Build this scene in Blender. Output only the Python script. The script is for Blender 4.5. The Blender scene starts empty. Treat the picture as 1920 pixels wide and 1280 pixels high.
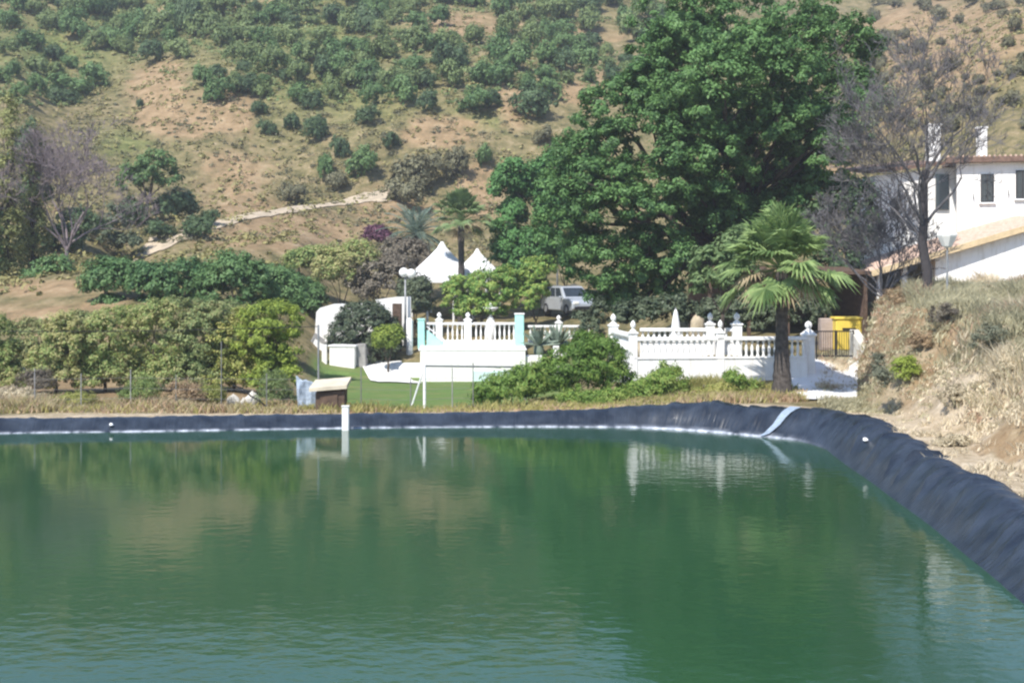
import bpy, math, random
import numpy as np
from mathutils import Vector, Matrix

scene = bpy.context.scene
COL = scene.collection
F = 2637.0          # focal length in photo pixels
CH = 4.37           # camera height above the water
HZ = 500.0          # horizon row in photo pixels

# ------------------------------------------------------------------ camera
cam_d = bpy.data.cameras.new("camera")
cam_d.sensor_width = 36.0
cam_d.lens = 36.0 * F / 1920.0
cam_d.shift_y = (HZ - 640.0) / 1920.0
cam_d.clip_start = 0.1
cam_d.clip_end = 5000.0
cam = bpy.data.objects.new("camera", cam_d)
COL.objects.link(cam)
cam.location = (0, 0, CH)
cam.rotation_euler = (math.radians(90), 0, 0)
scene.camera = cam

# ------------------------------------------------------------------ light
SUN_AZ, SUN_EL = 211.0, 50.0      # azimuth clockwise from +Y
world = bpy.data.worlds.new("World")
scene.world = world
world.use_nodes = True
wn = world.node_tree.nodes
bg = wn["Background"]
sky = wn.new("ShaderNodeTexSky")
sky.sky_type = 'NISHITA'
sky.sun_disc = False
sky.sun_elevation = math.radians(SUN_EL)
sky.sun_rotation = math.radians(SUN_AZ)
sky.altitude = 300
sky.dust_density = 0.25
sky.ozone_density = 3.5
world.node_tree.links.new(sky.outputs[0], bg.inputs[0])
bg.inputs[1].default_value = 0.13
sun_d = bpy.data.lights.new("sun", 'SUN')
sun_d.energy = 4.3
sun_d.angle = math.radians(0.6)
sun_d.color = (1.0, 0.95, 0.87)
sun = bpy.data.objects.new("sun", sun_d)
COL.objects.link(sun)
a, e = math.radians(SUN_AZ), math.radians(SUN_EL)
to_sun = Vector((math.sin(a) * math.cos(e), math.cos(a) * math.cos(e), math.sin(e)))
sun.rotation_euler = (-to_sun).to_track_quat('-Z', 'Y').to_euler()
sun.location = (-60, -40, 90)
vs = scene.view_settings
vs.view_transform = 'Standard'
vs.look = 'None'
vs.exposure = 0.80
vs.gamma = 1.0
scene.cycles.filter_width = 2.3
scene.cycles.max_bounces = 8
scene.cycles.transparent_max_bounces = 8

# ------------------------------------------------------------------ helpers
K = 1.4             # the walled garden lies well behind the pond
def gz(z): return 2 + (z - 2) * K
def fall(d): return 2.37 - 164.0 / F * max(d, 38.1)     # the land behind the pond's bank lies lower than a level line
def P(px, py, d):
    return Vector(((px - 960.0) / F * d, d, CH - (py - HZ) / F * d))

def tag(o, label=None, cat=None, group=None, kind=None):
    if label: o["label"] = label
    if cat: o["category"] = cat
    if group: o["group"] = group
    if kind: o["kind"] = kind
    return o

BASE = {}
def thing(name, label, cat, loc, group=None):
    o = bpy.data.objects.new(name, None)
    o.empty_display_size = 0.3
    COL.objects.link(o)
    o.location = loc
    BASE[o] = Vector(loc)
    return tag(o, label, cat, group)

def link_mesh(name, me, mat, parent=None, origin=None):
    o = bpy.data.objects.new(name, me)
    COL.objects.link(o)
    if mat is not None and len(me.materials) == 0:
        me.materials.append(mat)
    if parent is not None:
        o.parent = parent
        BASE[o] = BASE[parent]
    else:
        o.location = origin if origin is not None else (0, 0, 0)
        BASE[o] = Vector(o.location)
    return o

def np_mesh(name, verts, faces, smooth=False):
    """verts (N,3); faces (M,k) array with equal k"""
    me = bpy.data.meshes.new(name)
    verts = np.asarray(verts, dtype=np.float32)
    faces = np.asarray(faces, dtype=np.int32)
    m, k = faces.shape
    me.vertices.add(len(verts)); me.vertices.foreach_set("co", verts.ravel())
    me.loops.add(m * k); me.loops.foreach_set("vertex_index", faces.ravel())
    me.polygons.add(m)
    me.polygons.foreach_set("loop_start", np.arange(0, m * k, k, dtype=np.int32))
    me.polygons.foreach_set("loop_total", np.full(m, k, dtype=np.int32))
    if smooth:
        me.polygons.foreach_set("use_smooth", np.ones(m, dtype=bool))
    me.update(calc_edges=True)
    return me

class MB:
    def __init__(s): s.v = []; s.f = []
    def add(s, vs_, fs_):
        n = len(s.v); s.v += [tuple(p) for p in vs_]; s.f += [tuple(i + n for i in f) for f in fs_]
        return s
    def box(s, c, size, rz=0.0, bev=0.0):
        x, y, z = size[0] / 2, size[1] / 2, size[2] / 2
        R = Matrix.Rotation(rz, 3, 'Z'); c = Vector(c)
        if bev <= 0:
            vs_ = [c + R @ Vector((sx * x, sy * y, sz * z)) for sz in (-1, 1) for sx, sy in ((-1, -1), (1, -1), (1, 1), (-1, 1))]
            s.add(vs_, [(3, 2, 1, 0), (4, 5, 6, 7), (0, 1, 5, 4), (1, 2, 6, 5), (2, 3, 7, 6), (3, 0, 4, 7)])
        else:
            b = min(bev, x * .9, y * .9, z * .9)
            ring = [(-x + b, -y), (x - b, -y), (x, -y + b), (x, y - b), (x - b, y), (-x + b, y), (-x, y - b), (-x, -y + b)]
            sh = [(px_ * (x - b) / x, py_ * (y - b) / y) for px_, py_ in ring]
            lv = [(sh, -z), (ring, -z + b), (ring, z - b), (sh, z)]
            vs_ = [c + R @ Vector((px_, py_, zz)) for r, zz in lv for px_, py_ in r]
            fs_ = [tuple(range(7, -1, -1)), tuple(range(24, 32))]
            for l in range(3):
                for i in range(8):
                    j = (i + 1) % 8
                    fs_.append((l * 8 + i, l * 8 + j, l * 8 + 8 + j, l * 8 + 8 + i))
            s.add(vs_, fs_)
        return s
    def tube(s, pts, radii, n=6, cap=True):
        pts = [Vector(p) for p in pts]; m = len(pts)
        if not hasattr(radii, '__len__'): radii = [radii] * m
        base = len(s.v); up = None
        for i, p in enumerate(pts):
            t = (pts[min(i + 1, m - 1)] - pts[max(i - 1, 0)])
            t = t.normalized() if t.length > 1e-9 else Vector((0, 0, 1))
            if up is None or abs(up.dot(t)) > 0.98:
                up = Vector((0, 0, 1)) if abs(t.z) < 0.9 else Vector((1, 0, 0))
            u = (up - t * up.dot(t)).normalized(); w = t.cross(u); up = u
            for k in range(n):
                a_ = 2 * math.pi * k / n
                s.v.append(tuple(p + (u * math.cos(a_) + w * math.sin(a_)) * radii[i]))
        for i in range(m - 1):
            for k in range(n):
                k2 = (k + 1) % n
                s.f.append((base + i * n + k, base + i * n + k2, base + (i + 1) * n + k2, base + (i + 1) * n + k))
        if cap:
            s.f.append(tuple(base + k for k in range(n - 1, -1, -1)))
            s.f.append(tuple(base + (m - 1) * n + k for k in range(n)))
        return s
    def lathe(s, prof, c, n=10):
        c = Vector(c)
        return s.tube_rings([(c.x, c.y, c.z + z, r) for r, z in prof], n)
    def tube_rings(s, rings, n):
        base = len(s.v)
        for (x, y, z, r) in rings:
            for k in range(n):
                a_ = 2 * math.pi * k / n
                s.v.append((x + r * math.cos(a_), y + r * math.sin(a_), z))
        for i in range(len(rings) - 1):
            for k in range(n):
                k2 = (k + 1) % n
                s.f.append((base + i * n + k, base + i * n + k2, base + (i + 1) * n + k2, base + (i + 1) * n + k))
        s.f.append(tuple(base + k for k in range(n - 1, -1, -1)))
        s.f.append(tuple(base + (len(rings) - 1) * n + k for k in range(n)))
        return s
    def hexa(s, bottom, top):
        s.add(list(bottom) + list(top), [(3, 2, 1, 0), (4, 5, 6, 7), (0, 1, 5, 4), (1, 2, 6, 5), (2, 3, 7, 6), (3, 0, 4, 7)])
        return s
    def build(s, name, mat, parent=None, origin=None, smooth=False, label=None):
        o0 = BASE[parent] if parent is not None else Vector(origin if origin is not None else (0, 0, 0))
        me = bpy.data.meshes.new(name)
        me.from_pydata([(p[0] - o0.x, p[1] - o0.y, p[2] - o0.z) for p in s.v], [], s.f)
        if smooth:
            me.polygons.foreach_set("use_smooth", np.ones(len(me.polygons), dtype=bool))
        me.update()
        o = link_mesh(name, me, mat, parent, None if parent is not None else o0)
        if label: o["label"] = label
        return o

# numpy value noise
def _hash(ix, iy, seed):
    h = (ix.astype(np.int64) * 374761393 + iy.astype(np.int64) * 668265263 + seed * 1442695041) & 0x7fffffff
    h = ((h ^ (h >> 13)) * 1274126177) & 0x7fffffff
    h = h ^ (h >> 16)
    return (h & 0xffff) / 65535.0
def vnoise(x, y, seed=0):
    x = np.asarray(x, float); y = np.asarray(y, float)
    ix = np.floor(x); iy = np.floor(y); fx = x - ix; fy = y - iy
    fx = fx * fx * (3 - 2 * fx); fy = fy * fy * (3 - 2 * fy)
    a_ = _hash(ix, iy, seed); b_ = _hash(ix + 1, iy, seed); c_ = _hash(ix, iy + 1, seed); d_ = _hash(ix + 1, iy + 1, seed)
    return (a_ + (b_ - a_) * fx) * (1 - fy) + (c_ + (d_ - c_) * fx) * fy
def fbm(x, y, seed=0, oct=4):
    t = 0; am = 1.0; tot = 0
    for i in range(oct):
        t = t + am * vnoise(x * 2 ** i, y * 2 ** i, seed + i * 17); tot += am; am *= 0.5
    return t / tot
def sstep(a_, b_, x):
    t = np.clip((x - a_) / (b_ - a_), 0, 1); return t * t * (3 - 2 * t)

# ------------------------------------------------------------------ materials
def new_mat(name):
    m = bpy.data.materials.new(name); m.use_nodes = True
    return m, m.node_tree.nodes, m.node_tree.links, m.node_tree.nodes["Principled BSDF"]

def mat_plain(name, col, rough=0.7, var=0.18, scale=3.0, bump=0.0, metallic=0.0, spec=0.3, col2=None, detail=6):
    m, N, L, B = new_mat(name)
    tc = N.new("ShaderNodeTexCoord")
    nz = N.new("ShaderNodeTexNoise"); nz.inputs["Scale"].default_value = scale; nz.inputs["Detail"].default_value = detail
    nz.inputs["Roughness"].default_value = 0.65
    L.new(tc.outputs["Object"], nz.inputs["Vector"])
    cr = N.new("ShaderNodeValToRGB")
    c2 = col2 if col2 else tuple(c * (1 - var * 2) for c in col)
    cr.color_ramp.elements[0].position = 0.35; cr.color_ramp.elements[1].position = 0.62
    cr.color_ramp.elements[0].color = (*c2, 1); cr.color_ramp.elements[1].color = (*col, 1)
    L.new(nz.outputs["Fac"], cr.inputs["Fac"])
    L.new(cr.outputs["Color"], B.inputs["Base Color"])
    B.inputs["Roughness"].default_value = rough
    B.inputs["Metallic"].default_value = metallic
    B.inputs["Specular IOR Level"].default_value = spec
    if bump > 0:
        bp = N.new("ShaderNodeBump"); bp.inputs["Strength"].default_value = bump; bp.inputs["Distance"].default_value = 0.03
        L.new(nz.outputs["Fac"], bp.inputs["Height"]); L.new(bp.outputs["Normal"], B.inputs["Normal"])
    return m

def mat_leaf(name, dark, light, transl=0.3, noise_scale=0.9, extra=None):
    """leaf colours vary per leaf (island) and per clump (noise)"""
    m, N, L, B = new_mat(name)
    geo = N.new("ShaderNodeNewGeometry"); tc = N.new("ShaderNodeTexCoord")
    oi = N.new("ShaderNodeObjectInfo")
    nz = N.new("ShaderNodeTexNoise"); nz.inputs["Scale"].default_value = noise_scale; nz.inputs["Detail"].default_value = 2
    L.new(tc.outputs["Object"], nz.inputs["Vector"])
    add = N.new("ShaderNodeMath"); add.operation = 'MULTIPLY_ADD'
    L.new(geo.outputs["Random Per Island"], add.inputs[0]); add.inputs[1].default_value = 0.5
    L.new(nz.outputs["Fac"], add.inputs[2])
    add2 = N.new("ShaderNodeMath"); add2.operation = 'MULTIPLY_ADD'
    L.new(oi.outputs["Random"], add2.inputs[0]); add2.inputs[1].default_value = 0.3; L.new(add.outputs[0], add2.inputs[2])
    cr = N.new("ShaderNodeValToRGB")
    cr.color_ramp.elements[0].position = 0.5; cr.color_ramp.elements[1].position = 1.15 if False else 1.0
    cr.color_ramp.elements[0].color = (*dark, 1); cr.color_ramp.elements[1].color = (*light, 1)
    if extra:
        el = cr.color_ramp.elements.new(0.93); el.color = (*light, 1)
        cr.color_ramp.elements[2].color = (*extra, 1)
    L.new(add2.outputs[0], cr.inputs["Fac"])
    L.new(cr.outputs["Color"], B.inputs["Base Color"])
    B.inputs["Roughness"].default_value = 0.55
    B.inputs["Specular IOR Level"].default_value = 0.25
    out = N["Material Output"]
    tr = N.new("ShaderNodeBsdfTranslucent"); L.new(cr.outputs["Color"], tr.inputs["Color"])
    mx = N.new("ShaderNodeMixShader"); mx.inputs[0].default_value = transl
    L.new(B.outputs[0], mx.inputs[1]); L.new(tr.outputs[0], mx.inputs[2]); L.new(mx.outputs[0], out.inputs["Surface"])
    return m

M = {}
M['white'] = mat_plain('white_paint', (0.85, 0.84, 0.82), 0.8, 0.04, 1.6, 0.05)
m_, N_, L_ = M['white'], M['white'].node_tree.nodes, M['white'].node_tree.links
tcw = N_.new("ShaderNodeTexCoord"); mpw = N_.new("ShaderNodeMapping"); mpw.inputs["Scale"].default_value = (3.5, 3.5, .5); L_.new(tcw.outputs["Object"], mpw.inputs["Vector"])
nw = N_.new("ShaderNodeTexNoise"); nw.inputs["Scale"].default_value = 1.6; nw.inputs["Detail"].default_value = 9; nw.inputs["Roughness"].default_value = .7; L_.new(mpw.outputs[0], nw.inputs["Vector"])
rw = N_.new("ShaderNodeValToRGB"); rw.color_ramp.elements[0].position = .34; rw.color_ramp.elements[1].position = .50
rw.color_ramp.elements[0].color = (.82, .80, .76, 1); rw.color_ramp.elements[1].color = (1, 1, 1, 1); L_.new(nw.outputs["Fac"], rw.inputs[0])
mw = N_.new("ShaderNodeMix"); mw.data_type = 'RGBA'; mw.blend_type = 'MULTIPLY'; mw.inputs[0].default_value = 1.0
bw = N_["Principled BSDF"]; L_.new(bw.inputs["Base Color"].links[0].from_socket, mw.inputs[6]); L_.new(rw.outputs[0], mw.inputs[7]); L_.new(mw.outputs[2], bw.inputs["Base Color"])
M['white_clean'] = mat_plain('white_enamel', (0.82, 0.82, 0.82), 0.5, 0.03, 2.0)
M['canvas'] = mat_plain('white_canvas', (0.84, 0.84, 0.84), 0.85, 0.03, 1.0)
M['cream'] = mat_plain('cream_plaster', (0.62, 0.55, 0.42), 0.85, 0.12, 2.0, 0.1)
M['concrete'] = mat_plain('pale_concrete', (0.66, 0.63, 0.56), 0.9, 0.1, 2.0, 0.1)
M['greyconc'] = mat_plain('grey_concrete', (0.33, 0.32, 0.31), 0.9, 0.15, 4.0, 0.15)
M['turq'] = mat_plain('turquoise_paint', (0.42, 0.76, 0.70), 0.6, 0.1, 3.0)
M['cyan'] = mat_plain('pale_cyan_paint', (0.62, 0.79, 0.78), 0.6, 0.06, 3.0)
M['tile'] = mat_plain('terracotta_tile', (0.56, 0.42, 0.34), 0.85, 0.2, 6.0, 0.3, col2=(0.42, 0.28, 0.21))
M['ochre'] = mat_plain('ochre_edge', (0.62, 0.48, 0.29), 0.85, 0.12, 4.0, 0.1)
M['brick'] = mat_plain('dark_brick', (0.20, 0.13, 0.10), 0.9, 0.2, 6.0, 0.3)
M['wood'] = mat_plain('weathered_wood', (0.13, 0.085, 0.06), 0.85, 0.25, 5.0, 0.2)
M['bark'] = mat_plain('bark', (0.10, 0.08, 0.065), 0.95, 0.3, 8.0, 0.5)
M['palmbark'] = mat_plain('palm_bark', (0.105, 0.09, 0.08), 0.95, 0.3, 9.0, 0.8)
M['deadbark'] = mat_plain('grey_dead_bark', (0.06, 0.054, 0.056), 0.95, 0.2, 6.0, 0.3)
M['deadtwig'] = mat_plain('grey_dead_twigs', (0.17, 0.16, 0.165), 0.95, 0.2, 6.0, 0.2)
M['lilacbark'] = mat_plain('pale_grey_twigs', (0.25, 0.205, 0.215), 0.95, 0.2, 6.0, 0.2)
M['darkmetal'] = mat_plain('dark_metal', (0.03, 0.03, 0.035), 0.5, 0.2, 5.0, metallic=0.3)
M['greymetal'] = mat_plain('grey_metal', (0.30, 0.31, 0.32), 0.5, 0.15, 5.0, metallic=0.3)
M['wire'] = mat_plain('grey_wire', (0.20, 0.20, 0.19), 0.6, 0.1, 5.0)
M['glass'] = mat_plain('window_glass', (0.035, 0.045, 0.055), 0.08, 0.1, 1.0, spec=0.5)
M['carpaint'] = mat_plain('silver_car_paint', (0.55, 0.58, 0.62), 0.3, 0.04, 1.0, metallic=0.4)
M['carblack'] = mat_plain('black_car_trim', (0.02, 0.02, 0.022), 0.6, 0.1, 4.0)
M['darkcar'] = mat_plain('dark_blue_car_paint', (0.03, 0.04, 0.06), 0.3, 0.04, 1.0, metallic=0.3)
M['yellow'] = mat_plain('yellow_plastic', (0.78, 0.58, 0.10), 0.5, 0.08, 2.0)
M['beigebox'] = mat_plain('beige_board', (0.42, 0.34, 0.30), 0.8, 0.1, 3.0)
M['rock'] = mat_plain('pale_rock', (0.60, 0.57, 0.51), 0.95, 0.2, 4.0, 0.5)
M['tanrock'] = mat_plain('tan_rock', (0.48, 0.40, 0.28), 0.95, 0.2, 3.0, 0.5)
M['net'] = mat_plain('pale_blue_net', (0.42, 0.50, 0.60), 0.8, 0.2, 6.0)
M['pvc'] = mat_plain('white_pvc', (0.78, 0.77, 0.74), 0.5, 0.06, 6.0)
M['lampglass'] = mat_plain('opal_globe', (0.86, 0.85, 0.80), 0.3, 0.02, 1.0)
M['tape'] = mat_plain('pale_tape', (0.30, 0.37, 0.46), 0.5, 0.15, 8.0)
M['hose'] = mat_plain('black_hose', (0.02, 0.02, 0.02), 0.6, 0.1, 8.0)

M['leaf_big'] = mat_leaf('evergreen_leaves', (0.045, 0.105, 0.033), (0.15, 0.275, 0.088), 0.25, 0.55)
M['leaf_big2'] = mat_leaf('evergreen_leaves_lighter', (0.04, 0.11, 0.03), (0.11, 0.24, 0.075), 0.25, 0.6)
M['leaf_mul'] = mat_leaf('broad_pale_leaves', (0.07, 0.13, 0.05), (0.20, 0.28, 0.12), 0.35, 1.2)
M['leaf_hill'] = mat_leaf('orchard_leaves', (0.06, 0.125, 0.045), (0.145, 0.235, 0.085), 0.25, 0.5)
M['leaf_hilldark'] = mat_leaf('dark_orchard_leaves', (0.04, 0.08, 0.038), (0.10, 0.155, 0.07), 0.25, 0.5)
M['leaf_hill2'] = mat_leaf('yellow_green_orchard_leaves', (0.085, 0.135, 0.05), (0.20, 0.26, 0.10), 0.25, 0.5)
M['leaf_tan'] = mat_leaf('tan_dry_leaves', (.22, .15, .09), (.45, .33, .20), .25, .8)
M['leaf_straw'] = mat_leaf('straw_stalks', (.32, .27, .18), (.62, .54, .38), .25, .8)
M['leaf_scrub'] = mat_leaf('grey_olive_scrub', (0.10, 0.105, 0.065), (0.20, 0.19, 0.11), 0.2, 0.7)
M['leaf_orch'] = mat_leaf('mid_green_leaves', (0.05, 0.12, 0.045), (0.14, 0.24, 0.09), 0.3, 0.8)
M['leaf_citrus'] = mat_leaf('olive_yellow_leaves', (0.12, 0.19, 0.06), (0.34, 0.42, 0.145), 0.42, 0.9, extra=(0.42, 0.40, 0.18))
M['leaf_olive'] = mat_leaf('dull_olive_leaves', (0.10, 0.15, 0.055), (0.28, 0.33, 0.13), 0.3, 0.9, extra=(0.27, 0.26, 0.12))
M['leaf_limeolive'] = mat_leaf('yellow_olive_leaves', (0.10, 0.14, 0.035), (0.30, 0.33, 0.085), 0.3, 0.9, extra=(0.38, 0.36, 0.12))
M['leaf_lime'] = mat_leaf('yellow_green_leaves', (0.10, 0.16, 0.03), (0.34, 0.42, 0.08), 0.35, 0.9)
M['leaf_hedge'] = mat_leaf('grey_green_hedge', (0.04, 0.065, 0.04), (0.10, 0.125, 0.07), 0.15, 2.0)
M['leaf_bright'] = mat_leaf('bright_shrub_leaves', (0.06, 0.14, 0.03), (0.22, 0.38, 0.09), 0.35, 1.1, extra=(0.34, 0.42, 0.11))
M['leaf_bank'] = mat_leaf('feathery_green_leaves', (0.075, 0.15, 0.03), (0.23, 0.36, 0.08), 0.4, 0.8, extra=(0.28, 0.36, 0.09))
M['leaf_poplar'] = mat_leaf('yellowish_tree_leaves', (0.12, 0.15, 0.06), (0.30, 0.31, 0.12), 0.3, 0.35)
M['leaf_purple'] = mat_leaf('purple_flowers', (0.08, 0.035, 0.06), (0.19, 0.085, 0.13), 0.3, 1.5)
M['leaf_brown'] = mat_leaf('brown_grey_scrub', (0.10, 0.085, 0.07), (0.19, 0.165, 0.125), 0.2, 0.9)
M['leaf_greysparse'] = mat_leaf('grey_green_sparse_leaves', (0.11, 0.13, 0.09), (0.22, 0.23, 0.16), 0.3, 0.9)
M['frond'] = mat_leaf('palm_frond', (0.085, 0.15, 0.05), (0.31, 0.42, 0.16), 0.35, 1.2)
M['frond_blue'] = mat_leaf('blue_grey_frond', (0.11, 0.16, 0.12), (0.26, 0.33, 0.26), 0.3, 1.0)
M['frond_dark'] = mat_leaf('dark_frond', (0.05, 0.10, 0.04), (0.20, 0.28, 0.12), 0.3, 1.0)
M['frond_dry'] = mat_leaf('dry_frond', (0.20, 0.15, 0.09), (0.40, 0.32, 0.20), 0.2, 1.0)
M['grass_dry'] = mat_leaf('dry_grass', (0.27, 0.23, 0.12), (0.58, 0.50, 0.30), 0.3, 0.35, extra=(0.50, 0.35, 0.23))
M['grass_bank'] = mat_leaf('bank_grass', (0.25, 0.21, 0.12), (0.60, 0.49, 0.31), 0.3, 0.30, extra=(0.48, 0.28, 0.21))
M['grass_olive'] = mat_leaf('olive_grass', (0.17, 0.19, 0.06), (0.42, 0.38, 0.14), 0.3, 0.4)

# ------------------------------------------------------------------ pond outline (water edge in plan) and crest heights
POND = [(-14.0, 36.7, .34), (-9.4, 37.3, .34), (-4.6, 38.0, .335), (-0.9, 38.3, .35), (2.0, 38.3, .44), (3.45, 38.1, .53),
        (4.7, 37.5, .64), (6.18, 36.3, .68), (7.15, 35.3, .73), (7.5, 33.8, .75), (7.45, 32.6, .75), (7.35, 30.6, .74), (7.3, 28.8, .72),
        (7.18, 26.5, .71), (7.08, 24.1, .71), (6.9, 21.6, .71), (6.72, 19.2, .71), (6.3, 15.5, .7), (5.2, 11.8, .6), (2.5, 9.6, .5),
        (-3, 8.8, .45), (-10, 9.2, .42), (-18, 11.0, .38), (-23, 16, .36), (-24.5, 23, .34), (-23, 30, .34), (-19.5, 34.8, .34)]
def catmull_closed(pts, sub):
    out = []; n = len(pts); A = [np.array(p, float) for p in pts]
    for i in range(n):
        p0, p1, p2, p3 = A[i - 1], A[i], A[(i + 1) % n], A[(i + 2) % n]
        for k in range(sub):
            t = k / sub
            out.append(0.5 * ((2 * p1) + (-p0 + p2) * t + (2 * p0 - 5 * p1 + 4 * p2 - p3) * t * t + (-p0 + 3 * p1 - 3 * p2 + p3) * t ** 3))
    return np.array(out)
_raw = catmull_closed(POND, 24)
_seg = np.linalg.norm(np.roll(_raw[:, :2], -1, 0) - _raw[:, :2], axis=1)
_cum = np.concatenate([[0], np.cumsum(_seg)])
NP_ = int(_cum[-1] / 0.055)
_s = np.linspace(0, _cum[-1], NP_, endpoint=False)
_rr = np.vstack([_raw, _raw[:1]])
PL = np.stack([np.interp(_s, _cum, _rr[:, i]) for i in range(3)], 1)      # x, y, crest height
_tan = np.roll(PL[:, :2], -1, 0) - np.roll(PL[:, :2], 1, 0)
_tan /= np.linalg.norm(_tan, axis=1)[:, None]
_area = 0.5 * np.sum(PL[:, 0] * np.roll(PL[:, 1], -1) - np.roll(PL[:, 0], -1) * PL[:, 1])
OUTN = np.stack([_tan[:, 1], -_tan[:, 0]], 1) * (1 if _area > 0 else -1)

def pond_sd(x, y):
    """signed distance to the water edge (inside negative) and crest height of the nearest edge"""
    x = np.asarray(x, float).ravel(); y = np.asarray(y, float).ravel()
    q = PL[::8]; sd = np.full(x.shape, 1e9); hh = np.zeros(x.shape)
    inside = np.zeros(x.shape, bool)
    n = len(q)
    for i in range(n):
        ax, ay, ah = q[i]; bx, by, bh = q[(i + 1) % n]
        dx, dy = bx - ax, by - ay
        t = np.clip(((x - ax) * dx + (y - ay) * dy) / (dx * dx + dy * dy), 0, 1)
        dd = (x - ax - t * dx) ** 2 + (y - ay - t * dy) ** 2
        m = dd < sd
        sd[m] = dd[m]; hh[m] = ah
        c = ((ay > y) != (by > y)) & (x < (bx - ax) * (y - ay) / (by - ay + 1e-12) + ax)
        inside ^= c
    sd = np.sqrt(sd); sd[inside] *= -1
    return sd, hh

# ------------------------------------------------------------------ terrain
TPX = np.array([-600, 0, 130, 250, 400, 560, 615, 720, 900, 1100, 1350, 1500, 1620, 1760, 1920, 2600], float)
TD = [39.2, 43, 45, 46.5, 50, 52, 56, 62, 70, 80, 90, 98, 115, 140, 170, 210, 260, 340, 1500]
TZ = [
 [.36, .36, .36, .36, .36, .36, .37, .38, .40, .45, .62, .65, .65, .65, .60, .60],
 [.50, .50, .50, .50, .50, .50, .45, .45, .45, .60, .85, .85, .80, .80, .80, .80],
 [.70, .70, .70, .70, .70, .60, .48, .48, .50, .80, .95, .95, 1.0, 1.0, 1.0, 1.0],
 [.75, .75, .75, .75, .75, .70, .50, .50, .52, 1.2, 1.9, 1.8, 1.3, 1.3, 1.3, 1.3],
 [.95, .95, .95, .95, .95, .85, .52, .52, .54, 1.5, 2.0, 1.8, 1.7, 1.7, 1.7, 1.7],
 [1.1, 1.1, 1.1, 1.1, 1.1, 1.0, .54, .54, .55, 1.6, 2.2, 2.0, 2.0, 2.0, 2.0, 2.0],
 [1.6, 1.6, 1.7, 1.8, 1.8, 1.5, .56, .56, .58, 1.8, 2.7, 2.6, 2.6, 2.6, 2.6, 2.6],
 [3.6, 3.6, 3.8, 4.0, 3.6, 3.0, .60, .58, .60, 2.1, 3.4, 3.4, 3.4, 4.2, 4.4, 4.4],
 [5.3, 5.5, 5.9, 6.0, 5.2, 4.6, .80, .65, .65, 2.6, 4.2, 4.4, 4.8, 6.0, 6.3, 6.3],
 [6.8, 6.8, 6.8, 7.4, 7.8, 7.2, 3.9, 3.4, 3.6, 4.2, 5.4, 5.6, 6.3, 8.0, 9.0, 9.0],
 [9.5, 9.5, 9.0, 8.0, 9.6, 9.4, 6.8, 6.0, 6.0, 6.0, 7.0, 7.6, 8.8, 12., 14., 15.],
 [13., 13., 11., 10.5, 10.4, 10.6, 9.2, 8.4, 8.6, 8.6, 10., 11., 13., 16., 19., 20.],
 [20., 20., 17., 16.5, 15.5, 14.3, 14.0, 14.6, 15., 15., 16., 17., 20., 24., 27., 29.],
 [31., 31., 28., 28., 30., 31., 31., 31., 31., 30., 30., 29., 28., 30., 33., 36.],
 [46., 45., 44., 43., 45., 45.5, 45., 45., 44., 42., 42., 40., 38., 40., 43., 47.],
 [64., 63., 62., 61., 62., 62., 61., 61., 59., 57., 57., 54., 52., 54., 58., 62.],
 [80., 78., 76., 76., 76., 76., 75., 74., 72., 72., 72., 70., 71., 73., 77., 80.],
 [86., 84., 82., 82., 82., 82., 81., 80., 78., 78., 78., 78., 78., 80., 84., 86.],
 [86., 84., 82., 82., 82., 82., 81., 80., 78., 78., 78., 78., 78., 80., 84., 86.]]
TZ = np.array(TZ)
TZ[:9, 5] = TZ[:9, 6]; TZ[9, 5] = 5.0; TZ[8, 5] = 1.8
TZ[3:9, 9] = [.9, .95, .95, .95, .95, 1.1]
TZ[15] = np.minimum(TZ[15], 57.0); TZ[16] = np.minimum(TZ[16], 71.0); TZ[17:] = np.minimum(TZ[17:], 76.0)
TZ = TZ + (2.37 - 164.0 / F * np.minimum(np.array(TD), 260.0))[:, None]
TZ[17:] = np.minimum(TZ[17:], 55.0); up_ = np.clip((1500 - TPX) / 400, 0, 1); TZ[15] += 6 * up_; TZ[16] += 9 * up_; TZ[17:] += 9 * up_
def table_z(x, y):
    d = np.maximum(y, 39.2)
    px = 960 + x / d * F
    out = np.zeros_like(x); TDa = np.array(TD)
    k = np.clip(np.searchsorted(TDa, d, side='right') - 1, 0, len(TD) - 2)
    t = (d - TDa[k]) / (TDa[k + 1] - TDa[k])
    j = np.clip(np.searchsorted(TPX, px, side='right') - 1, 0, len(TPX) - 2)
    w = np.clip((px - TPX[j]) / (TPX[j + 1] - TPX[j]), 0, 1); w = w * w * (3 - 2 * w)
    z0 = TZ[k, j] * (1 - w) + TZ[k, j + 1] * w; z1 = TZ[k + 1, j] * (1 - w) + TZ[k + 1, j + 1] * w
    return z0 * (1 - t) + z1 * t

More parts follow.
